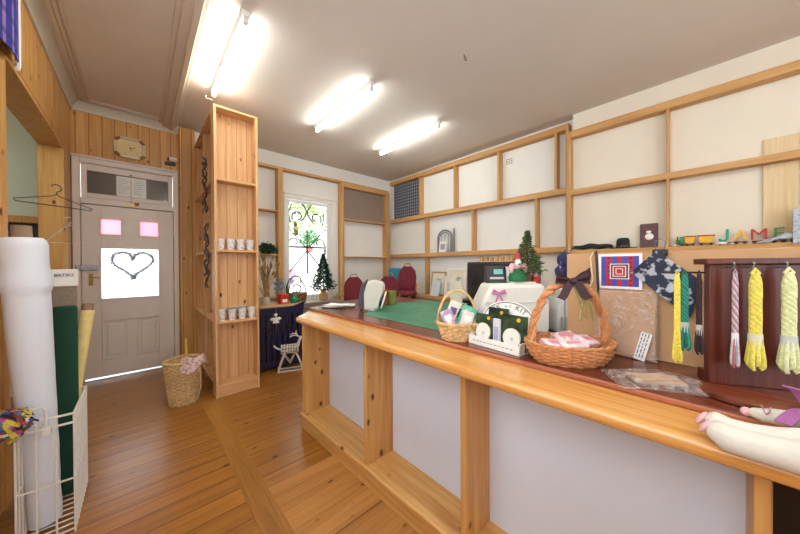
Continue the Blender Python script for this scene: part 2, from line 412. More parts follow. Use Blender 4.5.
for a, b in ((X[1], -.165), (.007, X[4])): dp('pink_pane', MB().box(a, b, .018, .026, 1.715, 1.895), PINKG, par=lf)
m = MB(); m.box(-.50, -.36, -.045, .0, 1.285, 1.345); m.cyl((-.40, -.045, 1.315), (-.40, -.06, 1.315), .016); m.box(-.53, -.492, -.055, -.028, 1.28, 1.35)
dp('rim_lock', m, STEEL, bevel=.004)
m = MB(); m.box(-.435, -.40, -.008, .0, 1.11, 1.25); m.tube([(-.418, -.008, 1.21), (-.418, -.045, 1.21), (-.39, -.05, 1.205), (-.34, -.048, 1.20)], .008); m.ell((-.418, -.012, 1.15), .012)
dp('door_handle', m, BRASS, bevel=.002)
m = MB(); m.box(-.12, -.04, -.03, -.018, 2.075, 2.095); m.ell((-.02, -.045, 2.10), (.025, .02, .022)); m.cyl((-.07, -.03, 2.1), (-.07, -.03, 2.40), .003); m.ell((-.07, -.028, 2.45), .012)
dp('transom_catch', m, BRASS)
dp('threshold', MB().box(-.49, .335, -.02, .10, -.005, .008), STEEL, bevel=.003)
m = MB()
for k in range(3): m.cyl((.336, -.032, .28 + k * .72), (.336, -.032, .38 + k * .72), .008)
dp('hinge', m, DOORP)

# shop window
w = thing('window_1', None, None, (0, 4.84, 0)); w['kind'] = 'structure'
m = MB(); m.box(1.795, 1.845, -.02, .02, .72, 2.55); m.box(2.695, 2.80, -.02, .02, .72, 2.55); m.box(1.845, 2.695, -.02, .02, 2.485, 2.55)
m.box(1.78, 2.815, -.035, .01, 2.55, 2.575)
m.box(1.84, 1.87, .02, .12, .74, 2.49); m.box(2.67, 2.70, .02, .12, .74, 2.49)
m.build('window_frame', TRIMW, w, bevel=.004)
m = MB(); m.box(1.87, 1.90, .04, .08, .74, 2.47); m.box(2.61, 2.67, .04, .08, .74, 2.47); m.box(1.90, 2.61, .04, .08, 2.43, 2.47); m.box(1.90, 2.61, .04, .08, .74, .80)
m.build('sash', TRIMW, w, bevel=.003)
m = MB(); m.box(1.90, 2.61, .055, .061, .80, 2.43); m.build('pane', PANE, w)
m = MB(); m.box(1.20, 3.02, -.26, .03, .665, .70); m.box(1.22, 3.0, -.235, -.21, .60, .665); m.build('window_sill', plain('sill_grey_brown', '#9c8f84', .5), w, bevel=.006)
# wrought iron grille in front of the glass, outside
def scroll(cx, cz, r, a0, turns, sgn, n=22):
    return [(cx + sgn * r * (1 - .62 * i / n) * cos(a0 + turns * 2 * pi * i / n), .115, cz + r * (1 - .62 * i / n) * sin(a0 + turns * 2 * pi * i / n)) for i in range(n + 1)]
m = MB(); cx = 2.255
for zc in (1.66,):
    m.tube([(1.87, .115, zc), (2.64, .115, zc)], 0.0165, 6)
m.tube([(cx, .115, 1.18), (cx, .115, 1.98)], 0.0150, 6)
for s in (-1, 1):
    m.tube([(cx + s * .36, .115, 1.18), (cx, .115, 1.60)], 0.0105, 6); m.tube([(cx + s * .37, .115, 2.02), (cx + s * .03, .115, 1.66)], 0.0105, 6)
    m.tube([(cx + s * .015 + s * .11 * (t / 10) ** 2, .115, 2.30 + .17 * t / 10) for t in range(11)], 0.0135, 6)
    m.tube([(cx + s * .015 + s * .10 * (t / 10) ** 2, .115, 2.30 - .17 * t / 10) for t in range(11)], 0.0135, 6)
    m.tube(scroll(cx + s * .17, 2.20, .115, -.6, .85, s), 0.0135, 6); m.tube(scroll(cx + s * .24, 1.74, .10, -.4, .75, s), 0.0120, 6)
    m.tube(scroll(cx + s * .19, 1.03, .15, 0, .55, s), 0.0135, 6); m.tube(scroll(cx + s * .19, .90, .10, .5, .8, s), 0.0120, 6)
    m.tube([(cx + s * .28 + s * .05 * sin(t / 3), .115, 2.05 + .38 * t / 10) for t in range(11)], 0.0105, 6)
m.build('iron_grille', BLACKM, w)
m = MB(); m.cyl((2.16, -.005, 3.0), (2.16, -.02, 3.0), .02)

# outside, seen through the window: path, white fence, hedge, veranda rail, pots
struct('ground', MB().box(-6, 9, 5.0, 16, -.25, -.12), plain('pale_paving', '#c8c4bc', .8), smooth=False)
def foliage(c, r, n, leaf, rnd, size=.06):
    m = MB()
    for i in range(n):
        while True:
            p = Vector((rnd.uniform(-1, 1), rnd.uniform(-1, 1), rnd.uniform(-1, 1)))
            if p.length < 1: break
        p = Vector((c[0] + p.x * r[0], c[1] + p.y * r[1], c[2] + p.z * r[2]))
        a = Vector((rnd.uniform(-1, 1), rnd.uniform(-1, 1), rnd.uniform(-1, 1))).normalized(); b = a.orthogonal().normalized(); s = size * rnd.uniform(.6, 1.3)
        q = p + a * s; e = a.cross(b) * s * .08
        m.add([tuple(p), tuple(p + a * s * .5 + b * s * .28 + e), tuple(q), tuple(p + a * s * .5 - b * s * .28 + e), tuple(p + a * s * .5 + e * 2)], [(0, 1, 4), (1, 2, 4), (2, 3, 4), (3, 0, 4)])
    return m
R_ = random.Random(3)
tag(struct('overexposed_backdrop', MB().box(0, 8, 9.0, 9.1, -.12, 2.3), TRIMW, smooth=False), 'white wall added for the overexposed view outside the window', 'backdrop', kind='thing')  # plain white wall added so the view comes out overexposed
HEDGE = plain('hedge_leaf', '#9db05c', .7, var=.4, scale=3)
t = thing('street_tree', 'yellow-green leafy tree behind the white wall outside window', 'tree', (4.2, 10.2, -.12))
foliage((0, 0, 4.2), (3.2, .9, 1.7), 3500, HEDGE, R_, .2).build('crown', HEDGE, t, smooth=False)
m = MB(); m.tube([(0, 0, 0), (.1, 0, 1.6), (0, .1, 3.4)], [.16, .12, .07]); m.build('trunk', TRUNK, t)
for o in [m]:
    pass
tag(MB().box(1.0, 4.6, 6.9, 7.0, 2.44, 2.60).build('veranda_beam', plain('pale_green_paint', '#b9c8a8', .6)), 'pale green veranda beam outside the shop window', 'beam')
def outdoor_pot(x, z, col, leafm, lab, n=90, r=.2, hang=None):
    t = thing('hanging_pot', lab, 'plant pot', (x * 1.158, 6.95, 1.33 + (z - 1.33) * 1.158))
    MB().lathe([(.07, 0), (.10, .12), (.105, .14), (.09, .14), (.085, .11)]).build('pot', col, t)
    foliage((0, 0, .16 + r * .7), (r, r, r * .75), n, leafm, R_, .11).build('plant', leafm, t, smooth=False)
    m = MB()
    for k in range(3): m.tube([(.1 * cos(k * 2.1), .1 * sin(k * 2.1), .14), (0, 0, 2.44 - 1.33 - (z - 1.33) * 1.158)], .003, 4)
    m.build('hanger', BLACKM, t); return t
outdoor_pot(2.78, 1.62, plain('terracotta_pink', '#b86a5c', .7), plain('bright_leaf', '#3f8a3c', .6, var=.4), 'pink hanging pot with bright green fern outside window', 220, .26, 1.0)
outdoor_pot(3.22, 1.58, plain('dark_pot', '#2a2430', .6), LEAF, 'small dark hanging pot at right behind the window grille', 20, .1, 1.0)
outdoor_pot(2.34, .95, plain('purple_pot', '#7a5aa0', .6), plain('pink_petals', '#c8a0b4', .7, var=.2), 'purple pot with pink flowers low outside the window', 60, .13, 1.6)

# ------------------------------------------------------------------ fluorescent lights
def tube_light(name, x, y, lab, z=HC):
    t = thing(name, lab, 'ceiling light', (x, y, z), 0, 'fluorescent batten lights on the ceiling')
    m = MB(); m.prism([(-.032, 0), (-.022, -.042), (.022, -.042), (.032, 0)], -.63, .63, 'y'); m.build('batten', TRIMW, t, bevel=.004)
    MB().cyl((0, -.595, -.072), (0, .595, -.072), .0165, n=14).build('tube', TUBEM, t)
    for s in (-1, 1):
        m = MB(); m.box(-.014, .014, s * .605 - .014, s * .605 + .014, -.09, -.03); m.cyl((0, s * .59, -.072), (0, s * .622, -.072), .019); m.build('lamp_holder', WIRE, t, bevel=.003)
    return t
l0 = tube_light('fluorescent_light', 1.76, 2.94, 'middle fluorescent batten, second from the hall side of the ceiling')
dup(l0, (.59, 2.92, HC), 0, 'glaring fluorescent batten on the ceiling above the tall pine shelf unit')
dup(l0, (2.89, 2.99, HC), 0, 'fluorescent batten nearest the corner of the right wall shelves')
for x, y in ((.62, -.75), (1.8, -.9), (-1.6, 2.9), (-.1, .95)):  # out-of-view battens added to brighten hall, shop and side room
    dup(l0, (x, y, HC), 0, {-.1: 'unseen fluorescent batten added on the hall ceiling near the camera', .62: 'unseen fluorescent batten added behind the camera on the hall side', 1.8: 'unseen fluorescent batten added behind the camera in the middle', -1.6: 'unseen fluorescent batten added to light the green side room beyond the left opening'}[x])
hk = MB().tube([(0, 0, 0), (0, 0, -.02)] + [(.018 - .018 * cos(a), 0, -.02 - .03 - .02 * sin(a) + .02) for a in [pi * .3 * k for k in range(1, 6)]], .003, 6).build('ceiling_hook', BLACKM, loc=(2.14, 1.47, HC))
tag(hk, 'small dark metal hook screwed into the bare ceiling', 'hook')
hk = MB().tube([(0, 0, 0), (-.03, 0, .005), (-.055, 0, -.005), (-.06, 0, .02), (-.052, 0, .03)], .004, 6).build('cup_hook', WIRE, loc=(.548, 3.32, 2.97))
tag(hk, 'white cup hook at the top corner of the tall shelf unit', 'hook')

# ------------------------------------------------------------------ tall pine shelf unit at the end of the partition
t = thing('shelf_unit', 'tall narrow pine shelf unit facing the room, white cups on it', 'shelf unit', (0, 0, 0))
B0, B1, D0, D1, HT = .548, .955, 3.31, 3.475, 2.94
MB().box(B0, B0 + .024, D0, D1, 0, HT).build('side_panel', PINEZ, t, bevel=.003)
MB().box(B1 - .024, B1, D0, D1, 0, HT).build('side_panel', PINEZ, t, bevel=.003)
MB().box(B0 + .024, B1 - .024, D1 - .015, D1, 0, HT).build('back_panel', PINEBD, t, smooth=False)
MB().box(B0 + .024, B1 - .024, D0, D1 - .015, HT - .024, HT).build('top_panel', PINEX, t, bevel=.003)
for z in (2.215, 1.495, .765): MB().box(B0 + .024, B1 - .024, D0 + .004, D1 - .015, z - .024, z).build('shelf', PINEX, t, bevel=.003)
MB().box(B0 + .024, B1 - .024, D0 + .02, D1 - .015, .0, .13).build('plinth', PINEX, t, bevel=.003)
t = thing('hall_shelf_unit', 'pine shelves facing the hall, set behind the tall unit beside the door', 'shelf unit', (0, 0, 0))
E0, E1 = 3.477, 4.695
MB().box(.93, .954, E0, E1, 0, HT).build('back_panel', PINEBDY, t, smooth=False)
for y in (E0, 4.06, E1 - .024): MB().box(.565, .93, y, y + .024, 0, HT).build('upright', PINEZ, t, bevel=.003)
for z in (HT, 2.215, 1.495, .765, .13): MB().box(.552, .93, E0 + .002, E1, z - .024, z + .001).build('shelf', PINEY, t, bevel=.003)

# ------------------------------------------------------------------ fitted wall shelving
def rails(t, specs, m, name='rail'):
    for b in specs: MB().box(*b).build(name, m, t, bevel=.004)
t = thing('wall_shelving', 'pine wall shelving in the far corner section of the right wall', 'shelving', (0, 0, 0))
x0, x1 = 4.03, 4.149
rails(t, [(x0, x1, 1.235, 4.70, 3.05, 3.128), (x0, x1, 1.235, 4.70, 2.235, 2.312), (x0, x1, 1.235, 4.70, 1.482, 1.555), (x0 - .12, x1, 2.95, 4.66, .70, .765)], RAILY, 'shelf')
rails(t, [(x0 + .003, x1, y, y + .032, 2.312, 3.05) for y in (3.80, 2.97, 2.15, 1.34)] + [(x0 + .003, x1, y, y + .03, 1.555, 2.235) for y in (3.65, 2.61, 1.595)]
      + [(x0 + .003, x1, 3.65, 3.68, .765, 1.482), (x0 + .003, x1, 1.595, 1.625, 0, 1.482)], RAILZ, 'upright')
rails(t, [(x0 - .005, x1, 1.20, 1.235, 0, 3.128)], RAILZ, 'end_panel')
t = thing('wall_shelving', 'pine wall shelving nearest the camera on the right wall, above the brown board', 'shelving', (0, 0, 0))
x0, x1 = 3.915, 4.019
rails(t, [(x0, x1, -1.6, 1.145, 2.885, 2.965), (x0, x1, -1.6, 1.145, 2.18, 2.243), (x0, x1, -1.6, 1.145, 1.44, 1.50)], RAILY, 'shelf')
rails(t, [(x0 + .003, x1, .262, .285, 2.243, 2.885), (x0 + .003, x1, .262, .285, 1.50, 2.18), (x0 + .003, x1, -1.1, -1.07, 2.243, 2.885), (x0 + .003, x1, -1.1, -1.07, 1.50, 2.18)], RAILZ, 'upright')
rails(t, [(x0 - .004, x1, 1.145, 1.175, 0, 2.965), (x0 - .004, x1, -1.63, -1.6, 0, 2.965)], RAILZ, 'end_panel')
t = thing('window_wall_shelving', 'pine shelves on the front wall between shelf unit and window', 'shelving', (0, 0, 0))
y0, y1 = 4.70, 4.838
rails(t, [(1.0, 1.655, y0, y1, 2.20, 2.225), (1.0, 1.655, y0, y1, 1.49, 1.515), (1.0, 1.655, y0, y1, .80, .825)], RAILX, 'shelf')
rails(t, [(1.655, 1.735, y0, y1, 0.71, 2.905), (.97, 1.0, y0, y1, 0, 2.905)], RAILZ, 'upright')
rails(t, [(.97, 4.03, y0 + .03, y1, 2.905, 2.945)], RAILX, 'top_rail')
t = thing('corner_shelving', 'pine shelves right of the window with a grey-brown panel at top', 'shelving', (0, 0, 0))
rails(t, [(2.88, 3.93, y0, y1, 2.20, 2.228), (2.88, 3.93, y0, y1, 1.475, 1.50), (2.88, 3.93, y0, y1, .80, .825), (2.88, 3.93, y0, y1, 2.83, 2.904)], RAILX, 'shelf')
rails(t, [(2.825, 2.88, y0, y1, 0, 2.904), (3.93, 4.026, y0, y1, 0, 2.904)], RAILZ, 'upright')
MB().box(2.88, 3.93, 4.80, 4.82, 2.228, 2.83).build('panel', plain('grey_brown_board', '#8d7a6c', .8), t)

# ------------------------------------------------------------------ the counter
t = thing('counter', 'long pine shop counter front with white recessed panels', 'counter', (0, 0, 0))
def xf(y): return .955 + (2.25 - y) * .026
m = MB(); m.prism([(xf(2.255) + .012, 2.255), (xf(-.9) + .012, -.9), (1.26, -.9), (1.24, 2.255)], 0, .10)
m.build('base_board', CNTY, t, bevel=.004)
m = MB(); m.prism([(xf(2.255) - .004, 2.258), (xf(-.9) - .004, -.905), (1.26, -.905), (1.24, 2.258)], .10, .128)
m.build('base_ledge', CNTY, t, bevel=.008)
px_ = [2.225, 1.395, .705, -.085, -.86]
for y in px_: MB().box(xf(y) + .012, 1.215, y - .014, y + .014, .128, .886).build('post', CNTZ, t, bevel=.003)
for a, b in zip(px_[:3], px_[1:4]): MB().box(1.200, 1.214, b + .014, a - .014, .128, .886).build('panel', PANELW, t, smooth=False)
MB().box(1.200, 1.214, -.846, -.099, .128, .886).build('panel', BLACKP, t, smooth=False)  # black sheet stands for the shade inside the open last bay
for x, y in ((2.25, 2.35), (2.25, -.8)): MB().box(x - .04, x + .04, y - .04, y + .04, 0, .886).build('back_leg', CNTZ, t, bevel=.003)
def xl(y): return .888 + (2.17 - y) * .018
m = MB(); m.prism([(xl(2.17), 2.17), (xl(-1.0), -1.0), (2.33, -1.0), (2.33, 2.72), (1.55, 2.72), (1.19, 2.50)], .886, .93)
o = m.build('worktop', LIPM, None, bevel=.018, seg=4); tag(o, 'thick honey pine worktop with rounded front edge along the counter', 'worktop')
m = MB(); m.prism([(1.10, -.95), (1.118, .3), (1.122, 1.2), (1.128, 2.40), (1.16, 2.435), (1.62, 2.66), (2.30, 2.66), (2.30, -.95)], .93, .948)
o = m.build('tabletop_board', MAHOG, None, bevel=.006, seg=3); tag(o, 'dark reddish-brown tabletop board laid along the back of the worktop', 'tabletop')
m = MB(); m.prism([(1.086, -.95), (1.104, .3), (1.108, 1.2), (1.114, 2.41), (1.155, 2.452), (1.62, 2.68), (1.62, 2.661), (1.16, 2.4355), (1.1275, 2.40), (1.1215, 1.2), (1.1175, .3), (1.0995, -.95)], .93, .947)
m.build('edge_strip', MAHEDGE, o, bevel=.004)
m = MB(); m.prism([(1.27, 1.80), (1.27, .98), (2.25, .98), (2.25, 2.02), (1.70, 2.11)], .948, .951)
o = m.build('cutting_mat', MATG, None); tag(o, 'large green cutting mat lying on the dark tabletop', 'mat')

# ------------------------------------------------------------------ in the hall
t = thing('wall_clock', 'octagonal gold-framed wall clock above the street door', 'clock', (-.075, 4.84, 2.785))
def octo(a, b, c): return [(-a + c, -b), (a - c, -b), (a, -b + c), (a, b - c), (a - c, b), (-a + c, b), (-a, b - c), (-a, -b + c)]
m = MB(); o8, i8 = octo(.145, .125, .05), octo(.112, .095, .03)
for k in range(8):
    j = (k + 1) % 8; q = [o8[k], o8[j], i8[j], i8[k]]
    m.mat(k % 2); m.prism(q, -.035, 0, 'y')
m.build('frame', [plain('gilt_highlight', '#e6d6b8', .2, .4), plain('brown_gilt_frame', '#7a5630', .3, .3)], t, bevel=.004)  # pale long segments paint the highlights on the dark gilt frame
MB().prism(octo(.114, .097, .03), -.022, -.002, 'y').build('face', plain('clock_face', '#d8c08c', .4), t)
m = MB(); m.tube([(0, -.026, 0), (.05, -.026, .012)], .003, 5); m.tube([(0, -.027, 0), (.015, -.027, -.035)], .003, 5); m.cyl((0, -.022, 0), (0, -.029, 0), .007, n=10); m.build('hands', plain('dark_brass', '#6a4a20', .4, .5), t)
t = thing('security_camera', 'little white dome camera on a dark bracket beside the clock', 'camera', (.31, 4.84, 2.735))
m = MB(); m.box(-.055, .055, -.03, 0, -.07, -.03); m.tube([(.02, -.02, -.04), (.03, -.05, -.02)], .008, 6); m.build('bracket', plain('dark_brown_bracket', '#4a3020', .5), t, bevel=.004)
m = MB(); m.cyl((-.02, -.06, .0), (.06, -.04, .005), .03, n=14); m.build('housing', TRIMW, t, bevel=.006)
MB().cyl((-.021, -.062, 0), (-.028, -.064, 0), .018, n=12).build('lens', BLACKP, t)
t = thing('paper_notice', 'white paper notice stuck on the dark transom glass', 'notice', (-.065, 4.858, 2.31))
MB().box(-.135, .135, -.003, .0, -.12, .12).build('sheet', PAPERW, t)
m = MB(); rr = random.Random(5)
for r in range(8):
    for c in (-.12, .02):
        m.box(c, c + rr.uniform(.05, .10), -.0038, -.003, .085 - r * .024, .09 - r * .024)
m.build('writing', plain('grey_ink', '#8c8a90', .8), t, smooth=False)
# heart wreath on the door glass
def heart(a): return (16 * sin(a) ** 3 / 16 * .185, (13 * cos(a) - 5 * cos(2 * a) - 2 * cos(3 * a) - cos(4 * a)) / 16 * .175)
t = thing('heart_wreath', 'grey-blue heart-shaped wreath hanging on the bright glass of the door', 'wreath', (-.06, 4.83, 1.37))
m = MB(); rr = random.Random(2)
hp = [heart(2 * pi * k / 60) for k in range(60)]
m.tube([(x, 0, z) for x, z in hp], .009, 6, True)
for k in range(900):
    x, z = heart(rr.uniform(0, 2 * pi)); a = rr.uniform(0, 2 * pi); l = rr.uniform(.02, .055); e = rr.uniform(.3, 1.5)
    p = (x, -.004, z); q = (x + l * cos(a) * sin(e), -.008 - .02 * cos(e), z + l * sin(a) * sin(e))
    m.tube([p, q], [.004, .002], 4)
m.build('tinsel', plain('grey_blue_tinsel', '#c2cad4', .6, var=.25), t)

# waste basket with cloth and a taper
def basket(name, lab, loc, rz, ab0, ab1, h, rows, stakes, mat, cat='basket', r=None, bulge=0.0, inner=True):
    t = thing(name, lab, cat, loc, rz); m = MB(); rr = r or h / rows * .55
    def R(f): 
        b = sin(pi * f) * bulge
        return lerp(ab0[0], ab1[0], f) + b, lerp(ab0[1], ab1[1], f) + b
    for k in range(rows):
        f = (k + .5) / rows; a, b = R(f); n = stakes * 4
        m.tube([((a + rr * .8 * cos(stakes / 2 * th + k * pi)) * cos(th), (b + rr * .8 * cos(stakes / 2 * th + k * pi)) * sin(th), f * h) for th in [2 * pi * i / n for i in range(n)]], rr, 6, True)
    for k in range(stakes):
        th = 2 * pi * k / stakes
        m.tube([(R(f)[0] * cos(th), R(f)[1] * sin(th), f * h) for f in (0, .25, .5, .75, 1)], rr * .8, 5)
    if inner:
        prof = [(R(f)[0] - rr * 1.2, f * h) for f in (0.02, .3, .6, .97)]; p2 = [(x - .003, z) for x, z in prof][::-1]
        m.lathe([(.001, .004)] + [(prof[0][0], .003)] + prof + p2 + [(.001, .008)], n=32, sy=ab1[1] / ab1[0])
    m.build('body', mat, t, angle=60)
    m = MB(); a, b = R(1); n = 90
    for q in (0, pi): m.tube([((a + rr * cos(14 * th + q)) * cos(th), (b + rr * cos(14 * th + q)) * sin(th), h + rr * .9 * sin(14 * th + q)) for th in [2 * pi * i / n for i in range(n)]], rr * 1.15, 6, True)
    m.build('rim', mat, t, angle=60)
    return t
wb = basket('waste_basket', 'tall woven rush waste basket on the floor beside the pine partition', (.305, 3.47, 0), .3, (.105, .105), (.148, .148), .41, 24, 22, WICKP)
MB().tube([(.02, -.148, .39), (.085, -.145, .30), (.095, -.125, .15), (.08, -.10, .03)], .006, 6).build('strap', plain('pale_cord', '#d8c8a4', .8), wb)
o = MB().sheet(lambda u, v: (0.345 + .125 * cos(2.4 * u - 2.1) * (1 + .25 * v), 3.47 + .135 * sin(2.4 * u - 2.1) * (1 + .25 * v) - .01, .455 - .11 * max(0, v - .25) ** 1.2 * (1.3 + .5 * sin(9 * u)) + .008 * sin(14 * u) * (1 - v)), 24, 8, .003).build('cloth', spots('floral_cloth', '#d8b8b0', '#8a6a70', 40, .35, .5, .9))
tag(o, 'pale pink patterned cloth draped over the waste basket rim', 'cloth')
m = MB(); m.tube([(0, 0, 0), (.004, 0, .30), (.0, 0, .60)], [.014, .013, .010], 8)
o = m.build('taper', plain('beeswax', '#d8ae50', .5), loc=(.33, 3.50, .008)); tag(o, 'thin yellow stick standing up out of the waste basket', 'stick')

# cups
CUPM = spots('cup_glaze', '#ebe8e6', '#7d6d92', 34, .32, .42, .25)
def cup(loc, rz, lab, grp):
    t = thing('cup', lab, 'cup', loc, rz, grp)
    MB().lathe([(.001, 0), (.029, 0), (.031, .004), (.041, .112), (.042, .115), (.038, .115), (.035, .06), (.027, .008), (.001, .008)], n=20).build('body', CUPM, t)
    MB().tube([(.036, 0, .095), (.058, 0, .09), (.066, 0, .065), (.056, 0, .038), (.033, 0, .03)], .005, 6).build('handle', TRIMW, t); return t
c0 = cup((.612, 3.385, 1.495), 1.9, 'leftmost white patterned cup on the upper shelf of the tall unit', 'white cups on the upper shelf')
ords = ['second from left', 'third from left', 'rightmost']
for k in range(3): dup(c0, (.705 + .093 * k, 3.385 + .006 * (k % 2), 1.495), 1.9 + .3 * k, ords[k] + ' white patterned cup on the upper shelf of the tall unit')
for k, nm in enumerate(['leftmost'] + ords): dup(c0, (.615 + .095 * k, 3.385 - .005 * (k % 2), .765), 1.7 + .25 * k, nm + ' white patterned cup on the lower shelf of the tall unit', 'white cups on the lower shelf')
o = MB().at((.745, 3.39, .883), .25, radians(-24)).box(-.10, .10, -.05, .05, 0, .003).build('card', plain('cream_card', '#e8e6d2', .7)); tag(o, 'cream card leaning across the tops of the lower shelf cups', 'card')

# dark twisted metal garlands on the hall side of the unit
def garland(name, y, z0, z1, lab, seed):
    rr = random.Random(seed); t = thing(name, lab, 'garland', (.545, y, z1))
    m = MB(); n = 26; L = z1 - z0
    for s in range(3):
        ph = rr.uniform(0, 6)
        m.tube([(-.022 + .018 * sin(k * .9 + ph), .05 * sin(k * .55 + ph * 2) * (.4 + k / n), -L * k / n) for k in range(n + 1)], .006, 5)
    m.build('vine', plain('dark_bronze', '#4a3c34', .5, .3, var=.3), t)
    bm_ = plain('tarnished_bells', '#6a5a50', .45, .4, var=.4)
    for k in range(12):
        z = -L * rr.uniform(.1, 1); a = rr.uniform(0, 6)
        MB().ell((-.03 + .01 * cos(a), .06 * sin(a), z), (.012, .022, .02), 8, 5).build('bell', bm_, t)
garland('vine_garland', 3.66, 1.90, 2.50, 'upper dark twisted vine garland on the hall side of the pine shelves', 1)
garland('bell_garland', 3.58, 1.10, 1.78, 'lower dark garland with little bells on the hall side of the pine shelves', 9)

# ------------------------------------------------------------------ fabric corner at the left
t = thing('wire_basket', 'tall white wire basket holding fabric bolts by the left opening', 'basket', (-.340, 2.37, 0))
bx, by, bh = .09, .215, .595
m = MB()
for z in (.015, .27, .55, bh): MB().tube([(-bx, -by, z), (bx, -by, z), (bx, by, z), (-bx, by, z)], .005 if z < .5 else .006, 6, True).build('hoop', WIRE, t)
m = MB()
for k in range(4):
    x = -bx + 2 * bx * k / 3
    for s in (-1, 1): m.tube([(x, s * by, .0), (x, s * by, bh)], .0045, 6)
for k in range(1, 9):
    y = -by + 2 * by * k / 9
    for s in (-1, 1): m.tube([(s * bx, y, .0), (s * bx, y, bh)], .0045, 6)
    m.tube([(-bx, y, .015), (bx, y, .015)], .004, 6)
m.build('upright_wire', WIRE, t)
m = MB(); m.tube([(-.06, -by, .55), (-.06, -by, .64), (-.04, -by, .655), (-.01, -by - .005, .66), (.0, -by - .005, .645), (.003, -by - .008, .56)], .005, 6); m.box(-.008, .018, -by - .018, -by + .008, .525, .56)
m.build('ticket_holder', WIRE, t)
t = thing('fabric_roll', 'tall thick roll of white fabric standing in the wire basket', 'fabric roll', (-.366, 2.295, .03))
m = MB(); prof = []
for k in range(60):
    z = 1.44 * k / 59; r = .056 + .026 * (z / 1.44) + .0025 * mnoise.noise((z * 9, 0, 0)) + (.008 if 1.20 < z < 1.27 else 0) + (.004 if 1.27 <= z < 1.30 else 0)
    prof.append((r, z * .978))
prof += [(.076, 1.430), (.066, 1.444), (.03, 1.446), (.001, 1.446)]
m.lathe([(.001, 0)] + prof, n=40)
mo = m.build('fabric', ROLLW, t)
m = MB(); m.lathe([(.026, 1.44), (.033, 1.44), (.033, 1.505), (.026, 1.505), (.026, 1.44)], n=20); m.build('cardboard_tube', TUBEC, t)
t.rotation_euler = (0, -.042, 0)
m = MB()
m.prism([(cos(a) * .048, sin(a) * .03) for a in [2 * pi * k / 20 for k in range(20)]], 0, 1.075, 'z')
o = m.build('fabric_bolt', DKGREEN, loc=(-.318, 2.50, .03), bevel=.012, seg=3); tag(o, 'dark green felt bolt standing between white roll and yellow roll', 'fabric roll')
t = thing('folded_cloth', 'folded taupe cloth with white paper label behind the green bolt', 'cloth', (-.328, 2.60, .03))
m = MB()
for k in range(4): m.box(-.05 + .003 * k, .05 - .002 * k, -.03 + .014 * k, -.018 + .014 * k, 0, 1.205 - .008 * k)
m.build('fold', TAUPE, t, bevel=.006, seg=3)
m = MB(); m.at((0, -.034, 1.235), 0, -.12).box(-.05, .055, -.002, .0, -.05, .05); lb = m.build('paper_label', PAPERW, t); lb['label'] = 'white paper label'
text('lettering', 'BATIKS', .024, plain('dark_ink', '#30303a', .7), lb, (-.0, -.0385, 1.25), (radians(90 - 7), 0, 0))
bpy.context.view_layer.update()
t = thing('fabric_roll', 'slim roll of pale yellow fabric leaning by the street door', 'fabric roll', (-.275, 2.60, .02))
p0, p1 = Vector((-.075, .0, 0)), Vector((.037, .0, 1.075)); d_ = (p1 - p0)
m = MB(); m.tube([tuple(p0 + d_ * f) for f in (0, .3, .6, .8, .97)], [.02, .026, .025, .030, .033], 20); m.build('fabric', YELF, t)
m = MB(); q = d_.normalized(); m.tube([tuple(p0 + d_ * .965), tuple(p0 + d_ * 1.005)], [.027, .027], 18); m.build('cardboard_tube', TUBEC, t)
t = thing('scrap_bundle', 'bundle of bright multicoloured fabric scraps at the left picture edge', 'fabric', (-.455, 2.135, .60))
cols = ['#a8283c', '#c8b048', '#2a447c', '#d0ccc4', '#56702e', '#96447a', '#387088', '#7a3a44']
cm = [plain('scrap_' + str(i), c, .9) for i, c in enumerate(cols)]
rr = random.Random(11); m = MB()
for k in range(130):
    m.mat(rr.randrange(8)); a, e = rr.uniform(0, 2 * pi), rr.uniform(-1, 1)
    c = Vector((.075 * cos(a) * math.sqrt(1 - e * e), .06 * sin(a) * math.sqrt(1 - e * e), .055 * e + .02)); n = c.normalized(); b = n.orthogonal().normalized(); w_ = rr.uniform(.010, .02); l = rr.uniform(.02, .05)
    tg = n.cross(b); f = tg * cos(k) + b * sin(k); h = f.cross(n)
    m.sheet(lambda u, v: tuple(c + f * (u - .5) * l * 2 + h * (v - .5) * w_ + n * (.012 * sin(u * 5 + k))), 4, 1, .002)
m.build('scraps', cm, t)
m = MB(); m.mat(0).ell((0, 0, .015), (.065, .05, .05)); m.build('core', [plain('scrap_core', '#6a3a44', .9)], t)
MB().tube([(0, 0, .06), (-.05, .03, .12), (-.095, .06, .16)], .004, 6).build('tie', plain('tie_cord', '#d8cdb8', .9), t)
bpy.context.view_layer.update()
t = thing('wire_hanger', 'dark wire coat hanger hooked on the opening jamb', 'hanger', (-.475, 3.45, 1.88))
def hanger(mm, w_, h_, r):
    m = MB(); m.tube([(-w_, 0, -h_), (w_, 0, -h_), (w_ + .01, 0, -h_ + .015), (.02, 0, 0), (0, 0, .015), (-.02, 0, 0), (-w_ - .01, 0, -h_ + .015)], r, 6, True); m.build('frame', mm, t)
    m = MB(); m.tube([(0, 0, .01), (.004, 0, .035)] + [(.0 + .028 * sin(a), 0, .065 - .028 * cos(a)) for a in [.4 + .45 * k for k in range(10)]], r, 6); m.build('hook', mm, t)
hanger(plain('dark_wire', '#4a4640', .4, .5), .205, .075, .004); t.rotation_euler = (0, 0, .55)
t = thing('wire_hanger', 'pale wire hanger low on the jamb behind the white roll', 'hanger', (-.50, 4.20, 1.72)); hanger(WIRE, .13, .16, .003); t.rotation_euler = (0, 0, .2)
for i, (x, y, z) in enumerate(((-.545, 4.376, 1.93), (-.545, 4.376, 1.71), (-.49, 4.35, 1.55))): pass
m = MB()
